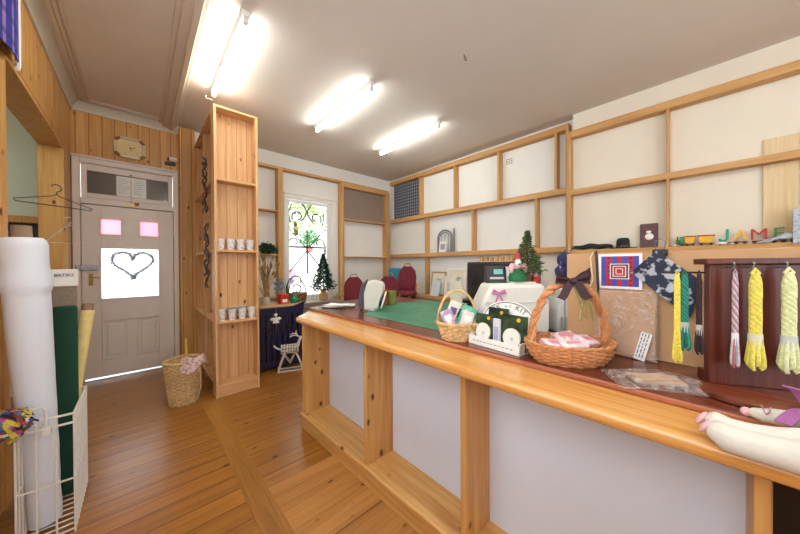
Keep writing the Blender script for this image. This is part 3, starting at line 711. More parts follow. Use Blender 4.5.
m.sheet(lambda u, v: (XL + .035 + .028 * cos(u * 3.0 - 1.5), 2.30 + u * .47, 3.05 - v * (.56 - .05 * (u - .5)) + .03 * (u > .8)), 12, 6, .006)
TART = checks('blue_tartan', '#20248c', '#b08cb4', '#101050', 9, ('y', 'z'), .72)
t = thing('tartan_cloth', 'blue tartan cloth with white edge hanging above the left opening', 'cloth', (0, 0, 0))
m.build('cloth', TART, t)
MB().tube([(XL + .038, 2.775, 3.05), (XL + .038, 2.782, 2.7), (XL + .038, 2.775, 2.52), (XL + .05, 2.70, 2.475)], .012, 8).build('selvage', PAPERW, t)
MB().box(XL + .002, XL + .03, 2.28, 2.79, 3.04, 3.07).build('hanging_rail', JAMB, t)

# ------------------------------------------------------------------ by the window
t = thing('navy_bench', 'navy blue slatted wooden bench with pine top below the window shelves', 'bench', (1.36, 3.94, 0))
m = MB(); m.box(-.26, .24, -.17, .20, .79, .815); m.build('top_board', PINEX, t, bevel=.003)
m = MB(); m.prism([(-.28, .70), (.27, .70), (.30, .83), (.27, .84), (.14, .79), (-.28, .79)], -.205, -.175, 'y'); m.build('front_rail', NAVY, t, bevel=.004)
for k in range(8): 
    x = -.265 + .068 * k; MB().box(x, x + .050, -.20, -.182, .09, .70).build('slat', NAVY, t, bevel=.003)
m = MB(); m.box(-.28, .27, -.205, -.178, .03, .10); m.build('bottom_rail', NAVY, t, bevel=.004)
m = MB(); m.box(-.28, .27, .17, .20, .03, .79); m.build('back_panel', PINEX, t, smooth=False)
for s in (-1, 1): MB().box(-.005 + s * .275 - .012, -.005 + s * .275 + .012, -.20, .20, 0, .79).build('side_panel', NAVY, t, bevel=.004)
MB().box(-.27, .26, -.176, -.17, .10, .45).build('lower_panel', NAVY, t, smooth=False)
t = thing('hanging_ornament', 'small white angel ornament hanging on the navy bench front', 'ornament', (1.27, 3.722, .70))
m = MB(); m.ell((0, 0, 0), (.022, .012, .022)); m.lathe([(.010, -.03), (.045, -.10), (.02, -.105), (.001, -.105)], sy=.4, n=12); m.ell((-.035, 0, -.05), (.035, .008, .02)); m.ell((.035, 0, -.05), (.035, .008, .02)); m.build('figure', PAPERW, t)
MB().tube([(0, 0, .02), (0, .0, .075), (0, .02, .085)], .003, 5).build('loop', GOLDM, t)
t = thing('reindeer_figure', 'white rattan reindeer figure on the floor in front of the navy bench', 'figure', (1.40, 3.60, 0), -.35)
m = MB()
for s in (-1, 1):
    m.tube([(-.15, s * .06, .008), (.17, s * .06, .008)], .009, 6)
    m.tube([(-.14, s * .06, .01), (-.08, s * .05, .18), (-.05, s * .03, .24)], .010, 6); m.tube([(.15, s * .06, .01), (.09, s * .05, .18), (.05, s * .03, .24)], .010, 6)
    m.tube([(-.06, s * .05, .2), (.0, s * .05, .10), (.05, s * .05, .2)], .007, 6)
m.build('leg_frame', WIRE, t)
m = MB()
for k in range(7): 
    x = -.10 + .032 * k; m.tube([(x, .055 * cos(a), .27 + .055 * sin(a)) for a in [2 * pi * j / 14 for j in range(14)]], .008, 6, True)
for a in range(8): m.tube([(-.11, .05 * cos(a * .785), .27 + .05 * sin(a * .785)), (.10, .055 * cos(a * .785), .27 + .055 * sin(a * .785))], .006, 5)
m.tube([(-.11, 0, .27), (-.17, 0, .30), (-.19, 0, .33)], .012, 6)
m.build('body', WIRE, t)
m = MB(); m.tube([(.09, 0, .29), (.11, 0, .36), (.13, 0, .40), (.18, 0, .40), (.20, 0, .385)], [.02, .018, .026, .02, .012], 8)
for s in (-1, 1): m.tube([(.11, s * .015, .41), (.08, s * .05, .44), (.03, s * .06, .45), (.0, s * .06, .43)], .007, 5); m.tube([(.07, s * .05, .445), (.08, s * .07, .48)], .006, 5)
m.build('head', WIRE, t)
t = thing('dry_arrangement', 'dry grass and wheat arrangement standing on the navy bench', 'dried flowers', (1.22, 3.96, .815))
MB().lathe([(.001, 0), (.05, 0), (.06, .05), (.045, .10), (.04, .10), (.001, .02)]).build('vase', plain('pale_vase', '#b8b4a4', .4), t)
rr = random.Random(4); STRAW = plain('straw', '#a88e5e', .8, var=.3); m = MB(); g = MB()
for k in range(46):
    a = rr.uniform(0, 2 * pi); l = rr.uniform(.3, .60); b = rr.uniform(.03, .17)
    p = [(b * cos(a) * f ** 1.6, b * sin(a) * f ** 1.6, .02 + l * f) for f in (0, .4, .7, 1)]
    m.tube(p, .0035, 4)
    q = Vector(p[-1]); w_ = (q - Vector(p[-2])).normalized()
    g.tube([tuple(q), tuple(q + w_ * .03), tuple(q + w_ * .07)], [.005, .012, .002], 5)
m.v += g.v; o_ = len(m.v) - len(g.v); m.f += [tuple(i + o_ for i in f) for f in g.f]; m.mi += [1] * len(g.f); m.build('stems', [STRAW, plain('seed_heads', '#8a6c40', .9, var=.4)], t)
m = MB(); m.box(0.035, .05, -.03, .03, 0, .50); m.build('pine_stake', PINEZ, t)
t = thing('red_box', 'small red house-shaped box on the navy bench beside the dry grass', 'box', (1.43, 3.90, .815), .2)
m = MB(); m.box(-.06, .06, -.04, .04, 0, .09); m.build('body', REDC, t, bevel=.003)
m = MB(); m.prism([(-.07, .09), (.07, .09), (.05, .13), (-.05, .13)], -.05, .05, 'y'); m.build('lid', REDC, t, bevel=.003)
m = MB(); m.box(-.035, .035, -.043, -.04, .02, .06); m.build('label', PAPERW, t)
t = thing('grey_flower_bunch', 'grey-blue dried flower bunch behind the red box', 'dried flowers', (1.43, 4.03, .815))
foliage((0, 0, .24), (.07, .05, .10), 160, plain('grey_lavender', '#7a8490', .9, var=.3), R_, .04).build('flowers', bpy.data.materials['grey_lavender'], t, smooth=False)
m = MB()
for k in range(8): m.tube([(.012 * cos(k), .012 * sin(k), 0.002), (.04 * cos(k), .03 * sin(k), .22)], .003, 4)
m.build('stems', STRAW, t)
t = thing('green_bottle', 'bright green bottle on the right end of the navy bench', 'bottle', (1.565, 3.87, .815))
MB().lathe([(.001, 0), (.05, 0), (.055, .01), (.055, .06), (.02, .10), (.018, .13), (.001, .13)]).build('body', plain('emerald', '#1c7f5a', .2), t)
MB().lathe([(.02, .13), (.022, .155), (.001, .157)]).build('cap', TEALC, t)
def handle_arc(t, r, h, z0, rad, mat, rz=0, n=18, twist=0):
    m = MB(); m.at((0, 0, 0), rz)
    for q in ((0, pi, 2.1) if twist else (0,)):
        m.tube([((r + twist * cos(q + i * 1.3)) * cos(pi * i / n), twist * sin(q + i * 1.3), z0 + (h + twist * cos(q + i * 1.3)) * sin(pi * i / n)) for i in range(n + 1)], rad, 8)
    return m.build('handle', mat, t)
t = basket('sill_basket', 'brown wicker basket with tall handle on the window sill', (1.96, 4.70, .70), 0, (.13, .09), (.15, .11), .15, 8, 20, plain('brown_wicker', '#8a6238', .7, var=.3))
handle_arc(t, .15, .24, .15, .009, plain('handle_cane', '#8a6a48', .6))
tag(MB().tube([(0, 0, .0), (.02, 0, .12), (.01, 0, .28), (.05, .0, .42)], [.02, .025, .02, .004], 8).build('green_leaf_stem', LEAF, loc=(1.76, 4.66, .70)), 'upright green leafy stem left of the sill basket', 'plant')
t = thing('mini_tree', 'small dark green artificial christmas tree on the window sill', 'christmas tree', (2.44, 4.70, .70))
def xmas(t, h, r, z0, n, leafm, rnd, size=.05):
    m = MB()
    for i in range(n):
        f = rnd.random() ** .8; z = z0 + (h - z0) * f; R = r * (1 - f) ** 1.1 * (.75 + .25 * math.floor(f * 7 % 1 * 2)); a = rnd.uniform(0, 2 * pi); q = rnd.uniform(.2, 1) * R
        p = Vector((q * cos(a), q * sin(a), z)); d = Vector((cos(a), sin(a), rnd.uniform(-.5, .35))).normalized(); s = size * (1 - .45 * f) * rnd.uniform(.6, 1.2); b = d.orthogonal() * s * .16
        m.add([tuple(p + b), tuple(p - b), tuple(p + d * s), tuple(p + d * s * .5 + d.cross(b) * .8)], [(0, 1, 3), (1, 2, 3), (2, 0, 3)])
    m.build('branches', leafm, t, smooth=False)
    MB().cyl((0, 0, z0 * .6), (0, 0, h * .95), .012, .004, 8).build('trunk', TRUNK, t)
xmas(t, .84, .23, .20, 1700, GREEND, random.Random(8), .07)
m = MB(); m.lathe([(.001, 0), (.07, 0), (.085, .06), (.07, .12), (.045, .16), (.075, .20), (.07, .205), (.03, .16), (.001, .15)], n=20); m.build('sack_pot', plain('hessian', '#b8925c', .9, var=.2), t)
t = thing('leafy_wreath', 'small dark green leafy garland on the shelf left of the window', 'wreath', (1.50, 4.745, 1.515))
foliage((0, 0, .085), (.13, .05, .085), 420, GREEND, R_, .05).build('leaves', GREEND, t, smooth=False)
t = thing('straw_bundle', 'bundle of raffia and straw at the right end of the window sill', 'dried flowers', (2.80, 4.68, .70))
m = MB(); rr = random.Random(6)
for k in range(40):
    a, b = rr.uniform(-.16, .16), rr.uniform(-.05, .05); m.tube([(a, b, .006), (a + rr.uniform(-.08, .08), b + rr.uniform(-.03, .03), rr.uniform(.04, .14)), (a + rr.uniform(-.12, .12), b, rr.uniform(.0, .08) + .005)], .004, 4)
m.build('straw', plain('raffia', '#c0a070', .9, var=.2), t)
o = MB().sheet(lambda u, v: (2.22 + .14 * u, 4.735 + .01 * sin(8 * v), .70 + .26 * v - .05 * abs(u - .5)), 6, 6, .003).build('clear_bag', CLEARP); tag(o, 'clear plastic bag standing on the sill beside the little tree', 'bag')
m = MB(); m.box(2.5, 3.4, 4.0, 4.55, .60, .64)

# ------------------------------------------------------------------ behind the counter
def chair(loc, rz, lab, grp, seatm=BURG):
    t = thing('stacking_chair', lab, 'chair', loc, rz, grp)
    m = MB(); m.box(-.215, .215, -.22, .20, .425, .475); m.build('seat', seatm, t, bevel=.022, seg=3)
    out = [(-.13, .50), (-.165, .60), (-.17, .72), (-.15, .82), (-.08, .905), (.08, .905), (.15, .82), (.17, .72), (.165, .60), (.13, .50)]
    m = MB(); m.M = Matrix.Translation((0, .215, 0)) @ Matrix.Rotation(-.12, 4, 'X') @ Matrix.Translation((0, 0, 0)); m.prism(out, -.02, .02, 'y'); m.build('backrest', seatm, t, bevel=.016, seg=3)
    for s in (-1, 1):
        m = MB(); m.tube([(s * .19, -.22, .0), (s * .195, -.19, .42), (s * .195, .19, .43), (s * .19, .24, .60)], .011, 8); m.build('front_leg', GOLDM, t)
        m = MB(); m.tube([(s * .19, .28, 0), (s * .195, .19, .42)], .011, 8); m.build('rear_leg', GOLDM, t)
    MB().tube([(-.06, .325, .90), (-.05, .33, .945), (.05, .33, .945), (.06, .325, .90)], .009, 8).build('grip', GOLDM, t)
    return t
def stack(x, y, rz, n, top, where, grp, pitch=.115, first=None):
    order = ['bottom', 'second', 'third', 'top'] if n == 4 else ['bottom', 'middle', 'top']
    for k in range(n):
        lab = ('%s burgundy chair of the stack ' + where) % order[k]; z = pitch * k
        first = chair((x, y, z), rz, lab, grp) if first is None else dup(first, (x, y, z), rz, lab, grp)
    return first
ch = stack(3.23, 3.48, -1.1, 4, 'z', 'standing nearest the picture frames', 'burgundy chairs stacked by the right wall', .135)
stack(2.58, 3.88, -.5, 3, 'z', 'under the shelves right of the window', 'burgundy chairs stacked by the window', .112, ch)
stack(2.72, 3.30, -.9, 3, 'z', 'seen behind the white bonnet', 'burgundy chairs stacked behind the bonnet', .125, ch)
t = thing('turquoise_screen', 'turquoise padded board standing between the burgundy chair stacks', 'board', (3.66, 4.13, 0), -.95)
m = MB(); m.box(-.13, .13, -.02, .02, .06, 1.27); m.build('panel', TURQ, t, bevel=.015, seg=3)
for s in (-1, 1): MB().box(s * .10 - .02, s * .10 + .02, -.12, .12, 0, .06).build('foot', BLACKP, t, bevel=.004)

def frame(name, lab, loc, rz, w_, h_, tilt, fm, inner, b=.03, grp=None):
    t = thing(name, lab, 'picture frame', loc, rz, grp); t.rotation_euler = (-tilt, 0, rz)
    m = MB(); m.box(-w_, w_, -.012, .012, 0, b); m.box(-w_, w_, -.012, .012, h_ - b, h_); m.box(-w_, -w_ + b, -.012, .012, b, h_ - b); m.box(w_ - b, w_, -.012, .012, b, h_ - b); m.build('frame', fm, t, bevel=.004)
    MB().box(-w_ + b, w_ - b, -.004, .008, b, h_ - b).build('mount', CREAM, t)
    MB().box(-w_ * .5, w_ * .5, -.006, -.004, h_ * .3, h_ * .7).build('picture', inner, t); return t
SAMP = spots('sampler', '#d8d4cc', '#9aa0a8', 22, .4, .55, .8)
GILT = plain('gilt', '#a89868', .4, .4)
frame('picture_frame', 'narrow gilt frame with grey sampler at left end of the low ledge', (4.02, 3.36, .765), -pi / 2, .17, .44, .12, GILT, SAMP)
frame('picture_frame', 'wide white frame leaning beside the black cabinet on the low ledge', (4.05, 2.98, .765), -pi / 2, .20, .50, .10, PAPERW, SAMP, .035)
frame('picture_frame', 'small white frame standing in front of the wide white frame', (3.96, 3.03, .765), -pi / 2, .13, .36, .10, TRIMW, SAMP, .025)
MB_ = MB().at((3.93, 3.36, .766), -pi / 2, -.25).box(-.10, .10, -.003, .003, 0, .27); o = MB_.build('sampler_sheet', plain('pale_blue_paper', '#cdd4dc', .8)); tag(o, 'pale bluish paper sheet leaning against the gilt frame', 'paper')
o = MB().box(2.02, 2.028, 1.42, 1.54, .9485, 1.19).build('cream_board', plain('cream_card_board', '#d8cfb8', .8)); tag(o, 'tall cream card standing on the counter behind the small packet basket', 'card')
o.rotation_euler = (0, 0, 0)
t = thing('arched_frame', 'grey arched metal frame with small white card on the wall shelf', 'picture frame', (4.09, 3.24, 1.556), -pi / 2)
m = MB(); ar = [(-.16, 0, 0), (-.16, 0, .26)] + [(-.16 * cos(pi * k / 10), 0, .26 + .14 * sin(pi * k / 10)) for k in range(1, 10)] + [(.16, 0, .26), (.16, 0, 0)]
m.tube(ar, .013, 6); m.tube([(x * .82, .0, z * .9 + .0) for x, y, z in ar], .007, 5); m.tube([(-.16, 0, .008), (.16, 0, .008)], .008, 6)
m.tube([(.19, .02, 0.0), (.19, .02, .42)], .012, 6)
for s in (-.08, 0, .08): m.tube([(s, 0, .01), (s, 0, .34)], .004, 5)
m.build('frame', plain('grey_iron', '#6e6e72', .5, .4), t)
m = MB(); m.at((-.03, -.03, .002), 0, -.12).box(-.085, .085, -.003, .003, 0, .20); m.build('card', PAPERW, t)
m = MB(); m.at((-.03, -.034, .002), 0, -.12).box(-.05, .05, -.004, -.003, .05, .15); m.build('print', plain('mauve_print', '#a89aac', .8), t)
o = MB().box(4.14, 4.149, 1.98, 2.10, 2.83, 2.98).build('wall_plate', PAPERW); tag(o, 'white paper notice on the wall in the top shelf row', 'notice')
t = o
m = MB()
for r in range(3):
    for c in range(3): m.box(4.138, 4.14, 1.99 + c * .036, 2.015 + c * .036, 2.85 + r * .032, 2.868 + r * .032)
m.build('lettering', plain('grey_print', '#8a8680', .8), o, smooth=False)
CHK = checks('navy_check', '#4a5060', '#b8bcc4', '#14161e', 16, ('y', 'z'), .5)
o = MB().box(4.135, 4.147, 3.86, 4.68, 2.32, 3.045).build('check_fabric', CHK); tag(o, 'dark navy checked fabric filling the corner cell of the top shelf row', 'fabric')

t = thing('black_cabinet', 'tall black cabinet behind the counter under the wall shelf', 'cabinet', (2.62, 1.40, 0))
BLW = plain('black_stained', '#2a2426', .4, var=.2, scale=10)
MB().box(-.16, .18, -.33, .26, .06, 1.355).build('body', BLW, t, bevel=.006)
MB().box(-.16, .18, -.33, .26, 0, .06).build('plinth', BLACKP, t)
for y0_, y1_ in ((-.32, -.04), (-.03, .25)): 
    dd = MB().box(-.18, -.161, y0_, y1_, .08, 1.34).build('door', BLW, t, bevel=.004); yk = y1_ - .04 if y0_ < -.1 else y0_ + .20
    MB().box(-.195, -.18, yk, yk + .018, 1.12, 1.24).build('handle', BLACKP, dd, bevel=.003)
MB().box(-.30, -.19, -.33, .34, .955, .985).build('side_shelf', BLACKP, t, bevel=.003)
t = thing('peg_rack', 'row of short pine pegs along the top of the black cabinet', 'rack', (2.62, 1.40, 1.355))
MB().box(-.02, .02, -.30, .24, 0, .012).build('base', PINEY, t)
for k in range(9): MB().box(-.02, .02, -.28 + .057 * k, -.253 + .057 * k, .012, .052).build('peg', RAILZ, t, bevel=.003)

# on the green mat and far end
t = thing('white_bonnet', 'white rounded bonnet on a dark stand at the edge of the green mat', 'bonnet', (1.46, 1.95, .951), -.74)
m = MB(); m.prism([(-.06, .004), (.055, .004), (.085, .09), (.118, .20), (.10, .235), (.03, .255), (-.03, .24), (-.062, .14)], -.065, .065, 'y'); m.build('shell', CLOTHW, t, bevel=.03, seg=5)
m = MB(); m.at((.086, -.035, .08), 0, 0, .3); m.ell((0, 0, 0), (.022, .035, .055), 16, 10); m.build('lining', BLACKP, t)
m = MB(); m.at((.10, -.035, .085), 0, 0, .3); m.tube([(.006, .045 * cos(a), .072 * sin(a)) for a in [2 * pi * k / 24 for k in range(24)]], .007, 6, True); m.build('brim', PAPERW, t)
m = MB(); m.prism([(-.115, .06), (-.085, .215), (-.03, .262), (-.06, .16), (-.075, .0), (-.10, .0)], -.02, .04, 'y'); m.build('back_band', plain('grey_band', '#4a4b54', .7), t, bevel=.006)
m = MB(); m.lathe([(.001, 0), (.06, 0), (.06, .01), (.02, .02), (.02, .06)], c=(0, 0, 0)); m.build('foot', PAPERW, t)
o = MB().at((1.68, 2.12, .9485), -.3).box(-.06, .06, -.05, .05, 0, .15).build('orange_box', plain('orange_leather', '#a4582c', .6), bevel=.006); tag(o, 'orange-brown box standing behind the white bonnet', 'box')
m = MB(); m.lathe([(.001, 0), (.042, 0), (.05, .13), (.052, .132), (.047, .132), (.04, .01), (.001, .01)]); o = m.build('olive_cup', plain('olive_glaze', '#8a8a44', .4), loc=(1.80, 2.08, .9485)); tag(o, 'olive green tumbler beside the orange-brown box', 'cup')
t = thing('paper_pile', 'crumpled white papers at the far end of the dark tabletop', 'paper', (1.35, 2.27, .9482), -.7)
rr = random.Random(12)
for k in range(4):
    a, b = rr.uniform(-.05, .05), rr.uniform(-.03, .03)
    m = MB(); m.at((a, b, .003 + .006 * k), rr.uniform(-.6, .6)); ph = rr.uniform(0, 6)
    m.sheet(lambda u, v: ((u - .5) * .22, (v - .5) * .15, .004 + .004 * sin(6 * u + ph) * sin(5 * v + ph)), 8, 6, .0008); m.build('sheet', PAPERW, t)
for (x, y, z, lab) in ((2.05, 2.45, .948, 'small brown block near the far edge of the green mat'), ):
    o = MB().at((x, y, z), .3).box(-.07, .07, -.03, .03, 0, .06).build('wood_block', PINEX, bevel=.003); tag(o, lab, 'block')

# ------------------------------------------------------------------ cream machine cover and what stands on it
CZ = .9482
CAMR = -.7436      # turned to face the room
t = thing('machine_cover', 'cream white sewing machine cover on the counter, front of black cabinet', 'machine cover', (1.575, .775, CZ), CAMR)
m = MB(); m.prism([(-.185, 0), (-.19, .17), (-.14, .275), (.15, .275), (.185, .17), (.18, 0)], -.10, .10, 'y'); m.build('body', MACHW, t, bevel=.022, seg=4)
m = MB(); m.box(-.17, .17, -.104, .104, .17, .176); m.build('seam', plain('cream_seam', '#c8c4b8', .5), t)
m = MB(); m.box(-.01, .13, -.05, .05, .273, .283); m.build('lid', MACHW, t, bevel=.004)
RIB = plain('pink_ribbon', '#c878a8', .5)
m = MB(); m.tube([(-.125, -.108, .02), (-.13, -.108, .12), (-.12, -.109, .17), (-.10, -.10, .225)], .005, 5); m.tube([(-.07, -.108, .02), (-.065, -.109, .12), (-.075, -.108, .17), (-.10, -.10, .225)], .005, 5)
for s in (-1, 1): m.tube([(-.10, -.102, .225), (-.10 + s * .03, -.108, .245), (-.10 + s * .035, -.108, .225), (-.10, -.104, .22)], .005, 5)
m.build('ribbon_bow', RIB, t)
t = thing('grey_machine', 'grey machine standing between the cream cover and the brown board', 'machine', (1.83, .56, CZ), CAMR)
m = MB(); m.prism([(-.10, 0), (-.10, .13), (-.06, .19), (.14, .19), (.14, 0)], -.09, .09, 'y'); m.build('body', GREYP, t, bevel=.012)
m = MB(); m.box(-.08, .12, -.10, -.088, .02, .09); m.build('front_panel', plain('grey_dark_plastic', '#8c8c8a', .5), t, bevel=.003)
m = MB(); m.tube([(.0, 0, .19), (.0, 0, .22), (.06, 0, .22), (.06, 0, .19)], .008, 6); m.build('carry_handle', BLACKP, t)
t = thing('display_unit', 'black till display with small green screen on the cream cover', 'display', (1.535, .845, CZ + .275), CAMR)
m = MB(); m.prism([(-.03, 0), (.035, 0), (.02, .10), (-.012, .10)], -.058, .058, 'x'); m.build('body', BLACKP, t, bevel=.005)
m = MB(); m.at((0, -.026, .062), 0, -.14).box(-.018, .035, -.003, .001, -.012, .016); m.build('screen', plain('green_lcd', '#5fa89c', .2), t)
m = MB(); m.at((-.0, -.03, .028), 0, -.14).box(-.04, .04, -.003, .001, -.006, .006); m.build('button_row', GREYP, t)
o = MB().at((1.575, .79, CZ + .284), CAMR, -.12, .1).box(-.018, .018, -.002, .002, 0, .085).build('white_card', PAPERW); tag(o, 'narrow white card beside the black till display', 'card')
t = thing('santa_figure', 'small santa figure in pale pink and green on the cream cover', 'figurine', (1.585, .735, CZ + .2845), CAMR)
m = MB(); m.lathe([(.001, 0), (.045, 0), (.05, .02), (.038, .06), (.02, .075), (.001, .078)], n=16); m.build('green_sack', plain('santa_green', '#1f6a3e', .7), t)
m = MB(); m.ell((0, 0, .085), (.028, .024, .03)); m.ell((-.035, -.01, .075), (.018, .014, .03)); m.ell((.035, -.01, .075), (.018, .014, .03)); m.build('coat', PINK, t)
m = MB(); m.ell((0, -.012, .105), (.019, .016, .024)); m.build('beard', PAPERW, t)
m = MB(); m.ell((0, -.008, .122), (.015, .014, .014)); m.build('face', plain('skin', '#d8a088', .6), t)
m = MB(); m.lathe([(.02, .128), (.018, .145), (.008, .163), (.001, .168)], n=12); m.build('hat', plain('santa_red', '#b43a3c', .7), t)
t = thing('mini_tree', 'slim decorated christmas tree standing on the cream machine cover', 'christmas tree', (1.632, .70, CZ + .2845))
xmas(t, .29, .105, .04, 1000, plain('tree_green', '#4a5e34', .8, var=.5, scale=90), random.Random(3), .03)
MB().lathe([(.001, 0), (.022, 0), (.028, .035), (.024, .037), (.001, .02)], n=14).build('pot', TRUNK, t)
for k in range(12):
    a = k * 2.4; f = .15 + .065 * k; r = .07 * (1 - f) 
    MB().ell((r * cos(a), r * sin(a), .05 + .22 * f), .006, 8, 5).build('bauble', GOLDM if k % 2 else REDC, t)
t = thing('red_pot', 'tiny red pot with pink flowers right of the slim christmas tree', 'pot', (1.668, .668, CZ + .275))
MB().lathe([(.001, 0), (.016, 0), (.022, .035), (.019, .036), (.001, .02)], n=14).build('pot', REDC, t)
foliage((0, 0, .055), (.018, .018, .018), 40, PINK, R_, .02).build('flowers', PINK, t, smooth=False)

# ------------------------------------------------------------------ card display with oval sign
t = thing('card_display', 'white tray of soap cards with an oval lettered sign', 'display', (1.235, .65, CZ), -1.70)
m = MB(); m.box(-.135, .135, -.07, .09, 0, .008); m.box(-.135, .135, -.07, -.064, .008, .042); m.box(-.135, -.129, -.064, .09, .008, .05); m.box(.129, .135, -.064, .09, .008, .05); m.build('tray', PAPERW, t, bevel=.002)
m = MB(); rr = random.Random(8)
x = -.105
while x < .10:
    w_ = rr.uniform(.008, .02); m.box(x, x + w_, -.0708, -.07, .018, .023); x += w_ + .006
m.build('lettering', plain('tray_ink', '#a8a8a4', .8), t, smooth=False)
m = MB(); m.M = Matrix.Translation((.0, .05, .115)) @ Matrix.Rotation(.22, 4, 'Z') @ Matrix.Rotation(-.15, 4, 'X')
el = [(.125 * cos(a), .092 * sin(a)) for a in [2 * pi * k / 40 for k in range(40)]]
m.prism(el, -.004, .004, 'y'); m.mat(1).prism([(x * .95, z * .94) for x, z in el], -.0048, .0, 'y'); m.mat(0).prism([(x * .92, z * .90) for x, z in el], -.0052, .0, 'y')
sg = m.build('oval_sign', [PAPERW, BLACKP], t)
base = Matrix.Translation((.0, .05, .115)) @ Matrix.Rotation(.22, 4, 'Z') @ Matrix.Rotation(-.15, 4, 'X')
word = 'NSK of KIT'; INK = plain('sign_ink', '#2a2a2c', .7)
for i, chv in enumerate(word):
    if chv == ' ': continue
    a = radians(140 - 100 * i / (len(word) - 1)); big = chv.isupper()
    lt = text('letter', chv, .032 if big else .02, INK, sg, (0, 0, 0), (0, 0, 0))
    lt.matrix_local = base @ Matrix.Translation((.098 * cos(a), -.0056, .068 * sin(a))) @ Matrix.Rotation(-(a - pi / 2) * .7, 4, 'Y') @ Matrix.Rotation(pi / 2, 4, 'X')
CARDM = spots('card_foliage', '#2e4a26', '#141c14', 18, .42, .6, .4)
DISC = spots('soap_white', '#e4e2da', '#b8b8a8', 30, .3, .42, .5)
def soap_card(lx, ly, w_, h_, lab, disc, yel):
    c = thing('soap_card', lab, 'card', t.matrix_basis @ Vector((lx, ly, .0085)), -1.70); c.rotation_euler = (-.12, 0, -1.70)
    MB().box(-w_, w_, -.002, .002, 0, h_).build('card', CARDM, c)
    if disc: MB().cyl((-.005, -.002, disc), (-.005, -.009, disc), .042, n=28).build('soap_disc', DISC, c)
    MB().cyl((w_ * .35, -.002, h_ * .87), (w_ * .35, -.004, h_ * .87), .009, n=14).build('yellow_dot', YELC, c); return c
soap_card(-.075, -.03, .056, .135, 'left dark green soap card with round white disc in the tray', .05, 1)
soap_card(.078, -.03, .062, .150, 'right dark green soap card with round white disc in the tray', .05, 1)
soap_card(-.035, .012, .055, .165, 'dark green card standing behind the left soap card', 0, 1)
c = thing('soap_stick', 'white wrapped soap stick between the two soap cards', 'soap', t.matrix_basis @ Vector((.003, -.035, .0085)), -1.70)
MB().box(-.018, .018, -.008, .008, 0, .125).build('wrapper', plain('pale_lilac_wrap', '#cfd0dc', .4), c, bevel=.004)
MB().box(-.012, .012, -.0088, -.008, .03, .09).build('label', plain('lilac_label', '#a8a8c4', .6), c)

# small basket of packets
sbx, sby = 1.205, .875
t = basket('packet_basket', 'small round pale wicker basket of wrapped packets on the counter edge', (sbx, sby, CZ), CAMR, (.072, .068), (.102, .095), .085, 9, 20, WICKP)
handle_arc(t, .10, .165, .085, .0065, WICKP, 0, 20)
spec = [(-.055, .01, .34, .028, .15, '#d8d4c4', 'pale speckled packet at left'), (-.03, -.035, -.35, .03, .11, '#a890b0', 'lilac packet at front left'), (.0, .035, .2, .045, .105, '#3f9a78', 'green patterned packet at the back'),
        (.025, -.03, .3, .03, .10, '#d8d0c8', 'white packet at front'), (.055, .01, .75, .034, .12, '#b4a8d0', 'lilac and white box leaning right'), (.02, .0, .45, .04, .125, '#58b090', 'mint green packet in the middle')]
for i, (a, b, ry, w_, h_, colr, lab) in enumerate(spec):
    o = thing('packet', lab + ' of the small basket', 'packet', Matrix.Translation((sbx, sby, CZ)) @ Matrix.Rotation(CAMR, 4, 'Z') @ Vector((a, b, .048)), CAMR, 'wrapped packets in the small basket'); o.rotation_euler = (0, ry, CAMR)
    MB().box(-w_, w_, -.012, .012, 0, h_).build('wrapper', spots('packet_' + str(i), colr, '#e8e4e0', 25, .35, .5, .4), o, bevel=.005)
    MB().box(-w_ * .6, w_ * .6, -.0128, -.012, h_ * .55, h_ * .8).build('label', PAPERW if i % 2 else plain('purple_label_' + str(i), '#6a5088', .6), o)

# big basket with bow
bx0, by0 = 1.25, .372
t = basket('gift_basket', 'large oval wicker basket with tall handle and dark bow on counter', (bx0, by0, CZ), CAMR, (.125, .085), (.163, .116), .076, 11, 30, WICKD, r=.0042, bulge=.008)
handle_arc(t, .148, .235, .075, .009, WICKD, 0, 26, .009)
BOWM = plain('dark_plum_satin', '#35161f', .6, var=.3)
m = MB()
for s in (-1, 1):
    m.sheet(lambda u, v: (s * (.004 + .062 * sin(pi * u * .5)), -.028 + .022 * sin(pi * u) * (1 if v > .5 else .4) + .004 * sin(9 * v), .318 + (v - .5) * (.012 + .055 * u) + .018 * u), 10, 6, .002)
    m.sheet(lambda u, v: (s * (.005 + .05 * u) + (v - .5) * .03, -.03 - .01 * u, .312 - .062 * u + .006 * sin(6 * u) + (v - .5) * .012 * s), 8, 4, .002)
m.ell((0, -.03, .316), (.014, .012, .014)); m.build('bow', BOWM, t)
m = MB(); rr = random.Random(2)
for k in range(9): m.tube([(0, -.028, .30), (.03 + rr.uniform(-.01, .03), -.03, .24), (.04 + rr.uniform(-.03, .04), -.03, .17 + rr.uniform(-.01, .04))], .0022, 4)
m.build('dry_sprig', plain('olive_sprig', '#8a8446', .8), t)
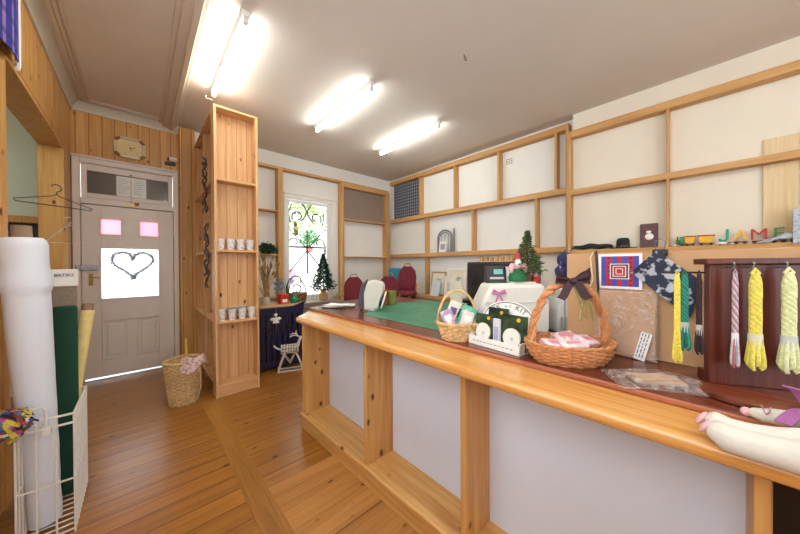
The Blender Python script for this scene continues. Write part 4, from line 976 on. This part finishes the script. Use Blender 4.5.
for i, (a, b, rz_, rx_, colr, lab) in enumerate(((-.06, .0, .3, -.25, '#e0b4b8', 'pink lettered fabric packet at the left'), (.0, -.03, -.2, -.1, '#d8c4cc', 'pale mauve fabric packet in the middle'), (.075, .01, .5, -.3, '#d8bcc8', 'pale pink fabric packet at the right'), (.01, .045, 0.1, -.2, '#c89a94', 'dusky pink fabric packet at the back'))):
    o = thing('fabric_packet', lab + ' of the gift basket', 'packet', Matrix.Translation((bx0, by0, CZ)) @ Matrix.Rotation(CAMR, 4, 'Z') @ Vector((a, b, .062 + .006 * i)), CAMR + rz_, 'fabric packets in the gift basket'); o.rotation_euler = (-rx_ * 1.2, .12 * (-1) ** i, CAMR + rz_)
    MB().box(-.045, .045, -.032, .032, -.012, .012).build('wrapper', spots('fabricpk_' + str(i), colr, '#f0e4e4', 40, .4, .55, .6), o, bevel=.006)
    MB().box(-.025, .025, -.012, .012, .012, .0128).build('label', plain('pinklabel_' + str(i), '#d88898', .6), o)

# ------------------------------------------------------------------ brown back board and what hangs on it
o = MB().box(1.50, 1.516, -.80, .455, CZ, 1.378).build('back_board', CARDB, bevel=.002); tag(o, 'large upright brown board along the back of the counter', 'board')
t = thing('wrapped_pack', 'brown kraft paper pack in clear plastic leaning on the brown board', 'packet', (1.462, .235, CZ), -pi / 2); t.rotation_euler = (-.10, 0, -pi / 2)
MB().box(-.092, .10, -.006, .006, .004, .268).build('kraft_sheet', KRAFT, t, bevel=.003)
m = MB(); m.sheet(lambda u, v: (-.098 + .204 * u, -.012 - .004 * sin(11 * u + 6 * v) - .003 * sin(17 * v), .001 + .278 * v), 16, 16, .0006); m.build('plastic_sleeve', CLEARP, t)
m = MB(); m.at((.063, -.0185, .055), 0, 0, .22).box(-.017, .017, -.001, .001, -.055, .055); lb = m.build('label', PAPERW, t)
rr = random.Random(1); m = MB(); m.at((.063, -.0199, .055), 0, 0, .22)
for r in range(3):
    z = -.045
    while z < .045: l = rr.uniform(.006, .018); m.box(-.012 + r * .009, -.009 + r * .009, -.0004, .0004, z, z + l); z += l + .005
m.build('handwriting', plain('blue_ink', '#4a4a6a', .8), lb, smooth=False)
t = thing('patchwork_print', 'blue and red patchwork square print pinned to the brown board', 'picture', (1.492, .252, 1.298), -pi / 2)
m = MB(); h = .074
PWM = [PAPERW, plain('royal_blue', '#4a4aa0', .8), plain('patch_red', '#b02a3c', .8), plain('patch_cream', '#e0d4c8', .8), plain('patch_dark', '#2c2c60', .8)]
m.mat(0).box(-h, h, -.004, 0, -h, h)
m.mat(1).box(-h * .86, h * .86, -.0046, -.004, -h * .86, h * .86)
for x in (-.5, .5): m.mat(2).box(h * (x - .12), h * (x + .12), -.005, -.0046, -h * .86, h * .86)
m.mat(2).box(-h * .1, h * .1, -.005, -.0046, -h * .86, h * .86)
for k, (s, mi) in enumerate(((.44, 3), (.39, 4), (.31, 3), (.26, 2), (.17, 3), (.13, 2))): m.mat(mi).box(-h * s, h * s, -.0054 - .0004 * k, -.004, -h * s, h * s)
for x in (-.5, .5):
    for z in range(7): m.mat(4).box(h * (x - .06), h * (x + .06), -.0053, -.004, h * (-.8 + z * .25), h * (-.72 + z * .25))
m.build('print', PWM, t, smooth=False)
t = thing('navy_fabric', 'navy and white floral fabric clipped diagonally to the brown board', 'fabric', (1.49, .10, 1.38), -pi / 2)
NAVF = spots('navy_floral', '#2a2e42', '#b4b8c0', 26, .40, .47, .85)
def nf(u, v):
    a = Vector((-.035, 0, .0)); b = Vector((-.113, -.0, -.085)); c_ = Vector((.058, -.008, -.25)); d_ = Vector((.088, 0, -.115))
    p = (a * (1 - u) + d_ * u) * (1 - v) + (b * (1 - u) + c_ * u) * v
    return (p.x, -.010 - .008 * sin(9 * u + 3 * v) * v - .004, p.z)
MB().sheet(nf, 16, 16, .003).build('fabric', NAVF, t)
t = thing('bulldog_clip', 'metal bulldog clip gripping the top of the navy fabric', 'clip', (1.50, .125, 1.375), -pi / 2)
m = MB(); m.box(-.022, .022, -.024, .022, -.015, .010); m.build('jaw', BLACKM, t, bevel=.004)
m = MB(); m.tube([(-.012, -.012, .008), (-.016, -.02, .04), (0, -.022, .05), (.016, -.02, .04), (.012, -.012, .008)], .002, 5); m.build('wire_arm', STEEL, t)
t = thing('strap', 'dark narrow strap and pale cord hanging on the left of the brown board', 'strap', (1.488, .335, 1.378), -pi / 2)
m = MB(); m.tube([(.0, .012, .006), (-.0, -.004, .006), (.004, -.006, -.04), (.012, -.006, -.20)], .005, 6); m.build('dark_strap', plain('dark_strap', '#3a2a28', .6), t)
m = MB(); m.tube([(-.012, .01, .005), (-.02, -.006, -.02), (-.01, -.008, -.12), (-.05, -.008, -.22), (-.06, -.008, -.30)], .003, 6); m.build('pale_cord', plain('pale_cord_b', '#d8c8a8', .7), t)
t = thing('plush_doll', 'navy spotted plush hanging at the left corner of the brown board', 'soft toy', (1.535, .475, 1.25))
m = MB(); m.ell((0, .0, .10), (.035, .035, .04)); m.ell((0, .01, .04), (.035, .03, .045)); m.ell((-.025, 0, .0), (.014, .014, .03)); m.ell((.02, .02, .0), (.014, .014, .03)); m.build('body', spots('navy_spotted', '#2c2a50', '#9a96b8', 60, .3, .36, .9), t)
m = MB(); m.lathe([(.012, -.05), (.03, -.045), (.02, -.01), (.01, .0)], n=14); m.build('skirt', PAPERW, t)
m = MB(); m.tube([(0, 0, .13), (-.01, -.005, .150), (-.03, -.03, .155)], .003, 5); m.tube([(0, 0, -.04), (0, 0, -.30)], .004, 6); m.lathe([(.001, -.3018), (.035, -.3018), (.035, -.295), (.001, -.29)], n=16); m.build('stand', STEEL, t)

# ------------------------------------------------------------------ yarn stand
a_ = -pi / 3
o = MB().lathe([(.001, 0), (.155, 0), (.16, .004), (.16, .014), (.155, .018), (.001, .018)], n=48).build('turntable', MAHOG, loc=(1.325, -.085, CZ)); tag(o, 'round dark wooden turntable under the yarn display board', 'turntable')
t = thing('yarn_board', 'dark mahogany display board with top rail on the round turntable', 'display board', (1.384, -.175, CZ + .018), a_)
m = MB(); m.box(-.205, .205, -.012, .012, 0, .36); m.build('panel', STANDW, t, bevel=.002)
m = MB(); m.box(-.222, .222, -.03, .03, .36, .378); m.build('top_rail', STANDW, t, bevel=.003)
m = MB(); m.box(-.2, .2, .012, .05, 0, .03); m.build('foot', STANDW, t, bevel=.002)
for x in (-.163, -.120, -.050):
    m = MB(); m.tube([(x, -.010, .352), (x, -.034, .350), (x, -.038, .362), (x, -.034, .366)], .0022, 6); m.build('hook', STEEL, t)
m = MB(); m.tube([(-.21, -.0, .335), (-.315, .0, .335)], .003, 6); m.build('side_rod', BLACKM, t)
bpy.context.view_layer.update()
def hank(lab, lx, ly, lz, L, w_, cols_, band, ns=9):
    q = t.matrix_basis @ Vector((lx, ly, lz)); h = thing('yarn_hank', lab, 'yarn', q, a_, 'hanks of yarn on the display board')
    m = MB(); n = 44
    for s in range(ns):
        m.mat(s % len(cols_)); ph = 2 * pi * s / ns
        pts = []
        for i in range(n + 1):
            f = i / n; tw = 5.5 * min(f, .68) / .68
            r = w_ * (.30 + .25 * (f > .68) * (f - .68) / .32 * 1.3) * (sin(pi * min(1, f * 8) / 2) * .8 + .2)
            r *= 1 if f < .97 else 1 - (f - .97) / .03 * .5
            pts.append((r * cos(ph + 2 * pi * tw / 2), .6 * r * sin(ph + 2 * pi * tw / 2), -L * f - .006 * (f > .95) * (s % 3)))
        m.tube(pts, w_ * .165, 6)
    m.build('strands', [plain('yarn_%s_%d' % (c.strip('#'), int(lx * 1000) % 997), c, .9, var=.2, scale=150) for c in cols_], h, angle=70)
    m = MB(); m.tube([(0, 0, .012 + .0), (w_ * .25, 0, .0), (0, 0, -.012), (-w_ * .25, 0, .0)], w_ * .14, 6, True); m.build('loop', plain('yarnloop_%d' % (int(lx * 1000) % 997), cols_[0], .9), h)
    if band:
        m = MB(); m.lathe([(w_ * .46, -L * .66), (w_ * .5, -L * .66), (w_ * .52, -L * .80), (w_ * .48, -L * .80), (w_ * .46, -L * .66)], n=16, sy=.7); m.build('paper_band', plain('band_%d' % (int(lx * 1000) % 997), band, .6), h)
    return h
hank('grey, white and red twisted hank, left on the board front', -.163, -.040, .335,   .262, .016, ['#9a96a4', '#c8c0c4', '#a86a70'], '#d8d4d4')
hank('bright yellow hank in the middle of the board front', -.120, -.042, .335, .262, .031, ['#dccf62', '#cfc04e'], '#c8c2b0')
hank('pale cream-green hank at the right of the board front', -.050, -.042, .337, .265, .033, ['#d8dcaa', '#c8cc94'], '#b8bcb8')
hank('yellow hank on the side rod left of the board', -.280, -.006, .330, .265, .018, ['#dcc84c', '#e4d464'], None)
hank('teal green hank on the side rod left of the board', -.262, -.006, .330, .225, .022, ['#1f6a5c', '#2a8a74'], '#a8b0ac')
hank('dark brown hank hanging right beside the board edge', -.226, -.006, .330, .235, .016, ['#2a1c20', '#3c2a2c'], '#b8b4b0')

# ------------------------------------------------------------------ plastic bag and cloth doll
t = thing('plastic_bag', 'clear plastic bag with brown pieces lying before the yarn board', 'bag', (1.215, .12, CZ), -1.0)
m = MB(); m.box(-.06, .085, -.035, .04, .003, .014); m.at((.0, .0, .014), .3).box(-.06, .05, -.03, .02, 0, .008); m.build('brown_contents', KRAFT, t, bevel=.003)
def bagf(s): return lambda u, v: (-.12 + .24 * u, (-.085 + .17 * v) * (1 - .1 * sin(5 * u)), .003 + s * (.030 * sin(pi * u) ** .6 * sin(pi * v) ** .6 + .006 * mnoise.noise((u * 9, v * 9, 1)) * sin(pi * v) + .010 * max(0, u - .75) * 4 * sin(pi * v)))
m = MB(); m.sheet(bagf(1.0), 26, 20, .0006); m.build('film', CLEARP, t)
t = thing('cloth_doll', 'white calico cloth doll lying on the counter edge, pink-soled feet out', 'doll', (1.0, -.014, .93))
m = MB()
def P_(*a): return [(x - 1.0 - (.016 if x < 1.04 and y > -.3 else 0), y - .004, z - .93 + (.002 if y > -.3 else 0)) for x, y, z in a]
m.tube(P_((.938, .010, .980), (.936, .002, .966), (.930, -.010, .957), (.930, -.04, .956), (.929, -.085, .959), (.927, -.13, .964), (.94, -.21, .972), (1.0, -.34, .985)), [.014, .025, .029, .028, .030, .035, .038, .048], 14)
m.tube(P_((.972, .016, .984), (.972, .006, .971), (.975, -.010, .957), (.983, -.05, .956), (.992, -.085, .957), (.996, -.12, .962), (1.02, -.2, .97), (1.06, -.34, .985)), [.014, .024, .027, .026, .028, .033, .036, .048], 14)
m.tube(P_((1.09, -.050, .966), (1.084, -.07, .968), (1.075, -.105, .975), (1.07, -.15, .99), (1.09, -.24, 1.03), (1.07, -.35, 1.12)), [.010, .016, .019, .021, .024, .03], 12)
m.tube(P_((.98, -.20, 1.03), (.97, -.26, 1.05), (1.0, -.35, 1.12)), [.017, .022, .03], 12)
m.tube(P_((1.03, -.36, .985), (1.03, -.38, 1.06), (1.035, -.385, 1.13), (1.035, -.38, 1.165), (1.035, -.375, 1.19)), [.065, .07, .055, .03, .03], 16)
m.ell((.035, -.37, .31), (.062, .058, .07))
o = m.build('body', CLOTHW, t)
rm = o.modifiers.new('remesh', 'REMESH'); rm.mode = 'VOXEL'; rm.voxel_size = .005; rm.use_smooth_shade = True
sm = o.modifiers.new('smooth', 'SMOOTH'); sm.iterations = 6; sm.factor = .5
for (x, y, z) in ((.920, .020, .971), (.955, .026, .974)):
    m = MB(); m.M = Matrix.Translation((x - 1.0, y, z - .93)) @ Matrix.Rotation(.5, 4, 'X'); m.ell((-.001, -.003, 0), (.012, .006, .018), 14, 8); m.build('pink_sole', PINK, t)
m = MB(); m.ell((.090, -.050, .037), (.010, .010, .010)); m.build('pink_hand_tip', PINK, t)
m = MB(); m.tube([(.066 + .008 * sin(a), -.072 - .006 * a / 3, .058 + .008 * cos(a)) for a in [k * .6 for k in range(12)]], .0015, 5); m.build('stitched_curl', plain('pink_thread', '#c48a90', .8), t)
m = MB()
m.tube([(.072 + .026 * cos(a), -.14, .058 + .026 * sin(a)) for a in [2 * pi * k / 16 for k in range(16)]], .007, 6, True)
for (dx, dy, dz) in ((-.06, .045, -.018), (-.07, .0, .0), (-.015, .03, .05), (-.05, -.06, .03)):
    m.sheet(lambda u, v: (.065 + dx * u + .010 * (v - .5), -.14 + dy * u + .022 * (v - .5), .075 + dz * u + .012 * sin(pi * u)), 8, 3, .003)
m.build('purple_ribbon', PURPLE, t)
m = MB(); m.ell((.035, -.385, .345), (.066, .062, .05), 16, 10); m.build('hair', plain('wool_hair', '#8a5a34', .9), t)

# ------------------------------------------------------------------ on the near wall shelf
SZ = 1.501
t = thing('black_hat', 'black brimmed hat lying on the near wall shelf above the print', 'hat', (3.968, .64, SZ))
BLF = plain('black_felt', '#1a191c', .8)
m = MB(); m.lathe([(.001, .004), (.13, .002), (.135, .008), (.07, .014), (.068, .03), (.066, .085), (.055, .11), (.03, .118), (.001, .114)], n=32, sx=.35, sy=.9); m.build('crown', BLF, t)
m = MB(); m.lathe([(.069, .016), (.072, .016), (.070, .036), (.067, .036)], n=32, sx=.36, sy=.9); m.build('band', plain('hat_band', '#2c2a30', .4), t)
t = thing('black_scarf', 'black folded cloth beside the black hat on the near shelf', 'cloth', (3.968, .93, SZ))
m = MB(); m.sheet(lambda u, v: ((v - .5) * .09, (u - .5) * .38, .012 + .045 * sin(pi * v) * (.5 + .5 * sin(pi * u)) + .006 * sin(14 * u)), 16, 6, .012); m.build('folds', BLF, t)
t = thing('framed_print', 'small dark red framed picture standing on the near wall shelf', 'picture', (3.985, .425, SZ), -pi / 2); t.rotation_euler = (-.06, 0, -pi / 2)
m = MB(); m.box(-.072, .072, -.012, .012, 0, .255); m.build('frame', plain('maroon_frame', '#4a1c20', .4), t, bevel=.004)
m = MB(); m.box(-.048, .048, -.014, -.012, .05, .215); m.build('picture', spots('red_picture', '#6a3034', '#3a1818', 30, .4, .6), t)
m = MB(); m.ell((.005, -.015, .115), (.036, .004, .035), 12, 6); m.ell((0.0, -.015, .165), (.022, .003, .014), 10, 6); m.build('white_motif', PAPERW, t)
# toy letter train
def wheels(t, xs):
    for x in xs:
        for s in (-1, 1): MB().cyl((x, s * .016, .012), (x, s * .022, .012), .012, n=14).build('wheel', BLACKM, t)
DK = plain('train_red_base', '#a83a28', .5)
TR = []
def car(y, w_, lab):
    t = thing('toy_train_car', lab, 'toy', (3.955, y, SZ), -pi / 2, 'wooden letter train on the near shelf')
    MB().box(-w_, w_, -.016, .016, .014, .024).build('chassis', DK, t, bevel=.002); wheels(t, (-w_ * .6, w_ * .6)); return t
t = car(.190, .030, 'green engine at the front of the wooden letter train')
m = MB(); m.cyl((-.026, 0, .045), (.008, 0, .045), .018, n=14); m.box(.004, .028, -.016, .016, .024, .085); m.cyl((-.014, 0, .06), (-.014, 0, .095), .007, n=10); m.box(.0, .032, -.019, .019, .085, .092); m.build('engine_body', GRNC, t, bevel=.002)
for y, w_, lab in ((.118, .036, 'short yellow wagon with red roof behind the green engine'), (.012, .052, 'long yellow wagon with red roof of the wooden letter train')):
    t = car(y, w_, lab); m = MB(); m.prism([(-w_ * .75, .024), (w_ * .75, .024), (w_, .085), (-w_, .085)], -.015, .015, 'y'); m.build('wagon_body', YELC, t, bevel=.002)
    MB().box(-w_ * 1.1, w_ * 1.1, -.018, .018, .085, .097).build('roof', REDC, t, bevel=.002)
for y, chv, mm, s in ((-.103, 'J', TEALC, .11), (-.198, 'A', YELC, .12), (-.300, 'M', REDC, .12), (-.405, 'E', GRNC, .12), (-.50, 'S', REDC, .12)):
    t = car(y, .040, {'J': 'teal letter J wagon of the wooden letter train', 'A': 'yellow letter A wagon of the wooden letter train', 'M': 'red letter M wagon of the wooden letter train', 'E': 'green letter E wagon of the wooden letter train', 'S': 'red letter S wagon half hidden at the end of the letter train'}[chv])
    if chv == 'J':
        MB().tube([(.018, 0, .024 + .115), (.018, 0, .06)] + [(.018 - .024 + .024 * cos(a), 0, .058 - .024 * sin(a)) for a in (.4, .8, 1.2, 1.6, 2.0, 2.5, 3.0)], .0095, 8).build('letter', mm, t); continue
    text('letter', chv, s * 1.15, mm, t, (0, .008, .024 + s * .42), (pi / 2, 0, 0), .009)
t = thing('shelf_bag', 'pale blue-grey fabric bag slumped on the near shelf over the letter train', 'bag', (3.93, -.41, SZ))
m = MB(); m.sheet(lambda u, v: (-.014 + (v - .5) * .05, .13 - .30 * u, .002 + .085 * sin(pi * min(1, u * .62)) ** 1.2 * sin(pi * (.15 + .7 * v)) + .004 * sin(20 * u + 9 * v)), 22, 8, .008)
m.build('bag', spots('blue_grey_print', '#b8c0c8', '#8c98a8', 60, .4, .5, .8), t)
for y, z, lab in ((-.09, 0, 'crumpled white paper on the near shelf below the letter J'), (.22, 0, 'small crumpled white paper at the shelf edge by the engine')):
    t = thing('crumpled_paper', lab, 'paper', (3.925, y, SZ)); rr = random.Random(int(y * 100))
    k_ = .05 if y < 0 else .028
    m = MB(); m.sheet(lambda u, v: ((v - .5) * .022, (u - .5) * 2 * k_, .003 + k_ * .5 * sin(pi * u) * (.6 + .4 * sin(7 * v + 9 * u)) * (.3 + .7 * sin(pi * v))), 12, 6, .002); m.build('paper', PAPERW, t, angle=20)
t = thing('patterned_cloth', 'blue-grey patterned cloth hanging at the right picture edge', 'cloth', (3.90, -.52, SZ))
m = MB(); m.sheet(lambda u, v: (-.012 + .006 * sin(14 * u), .055 - .30 * u, .26 - .28 * v + .03 * sin(3 * u)), 14, 10, .006)
m.build('cloth', bpy.data.materials['blue_grey_print'], t)
for y0_, y1_, z0_, z1_, lab in ((-.505, -.325, 2.244, 2.40, 'upper raw pine plank offcut fixed on the near wall'), (-.505, -.325, 1.55, 2.178, 'wide raw pine board standing on the wall behind the letter M'), (-.80, -.52, 1.55, 2.178, 'second raw pine board at the right edge of the near wall'), (-.80, -.52, 2.244, 2.44, 'short raw pine board above the shelf at the right edge')):
    o = MB().box(4.0, 4.0185, y0_, y1_, z0_, z1_).build('pine_board', wood('raw_ply_%d' % int(z0_ * 100 + y0_ * -1000), '#cdb083', '#d8bf94', '#e2cda6', axis='z', rough=.7, knots=False), bevel=.002); tag(o, lab, 'board')
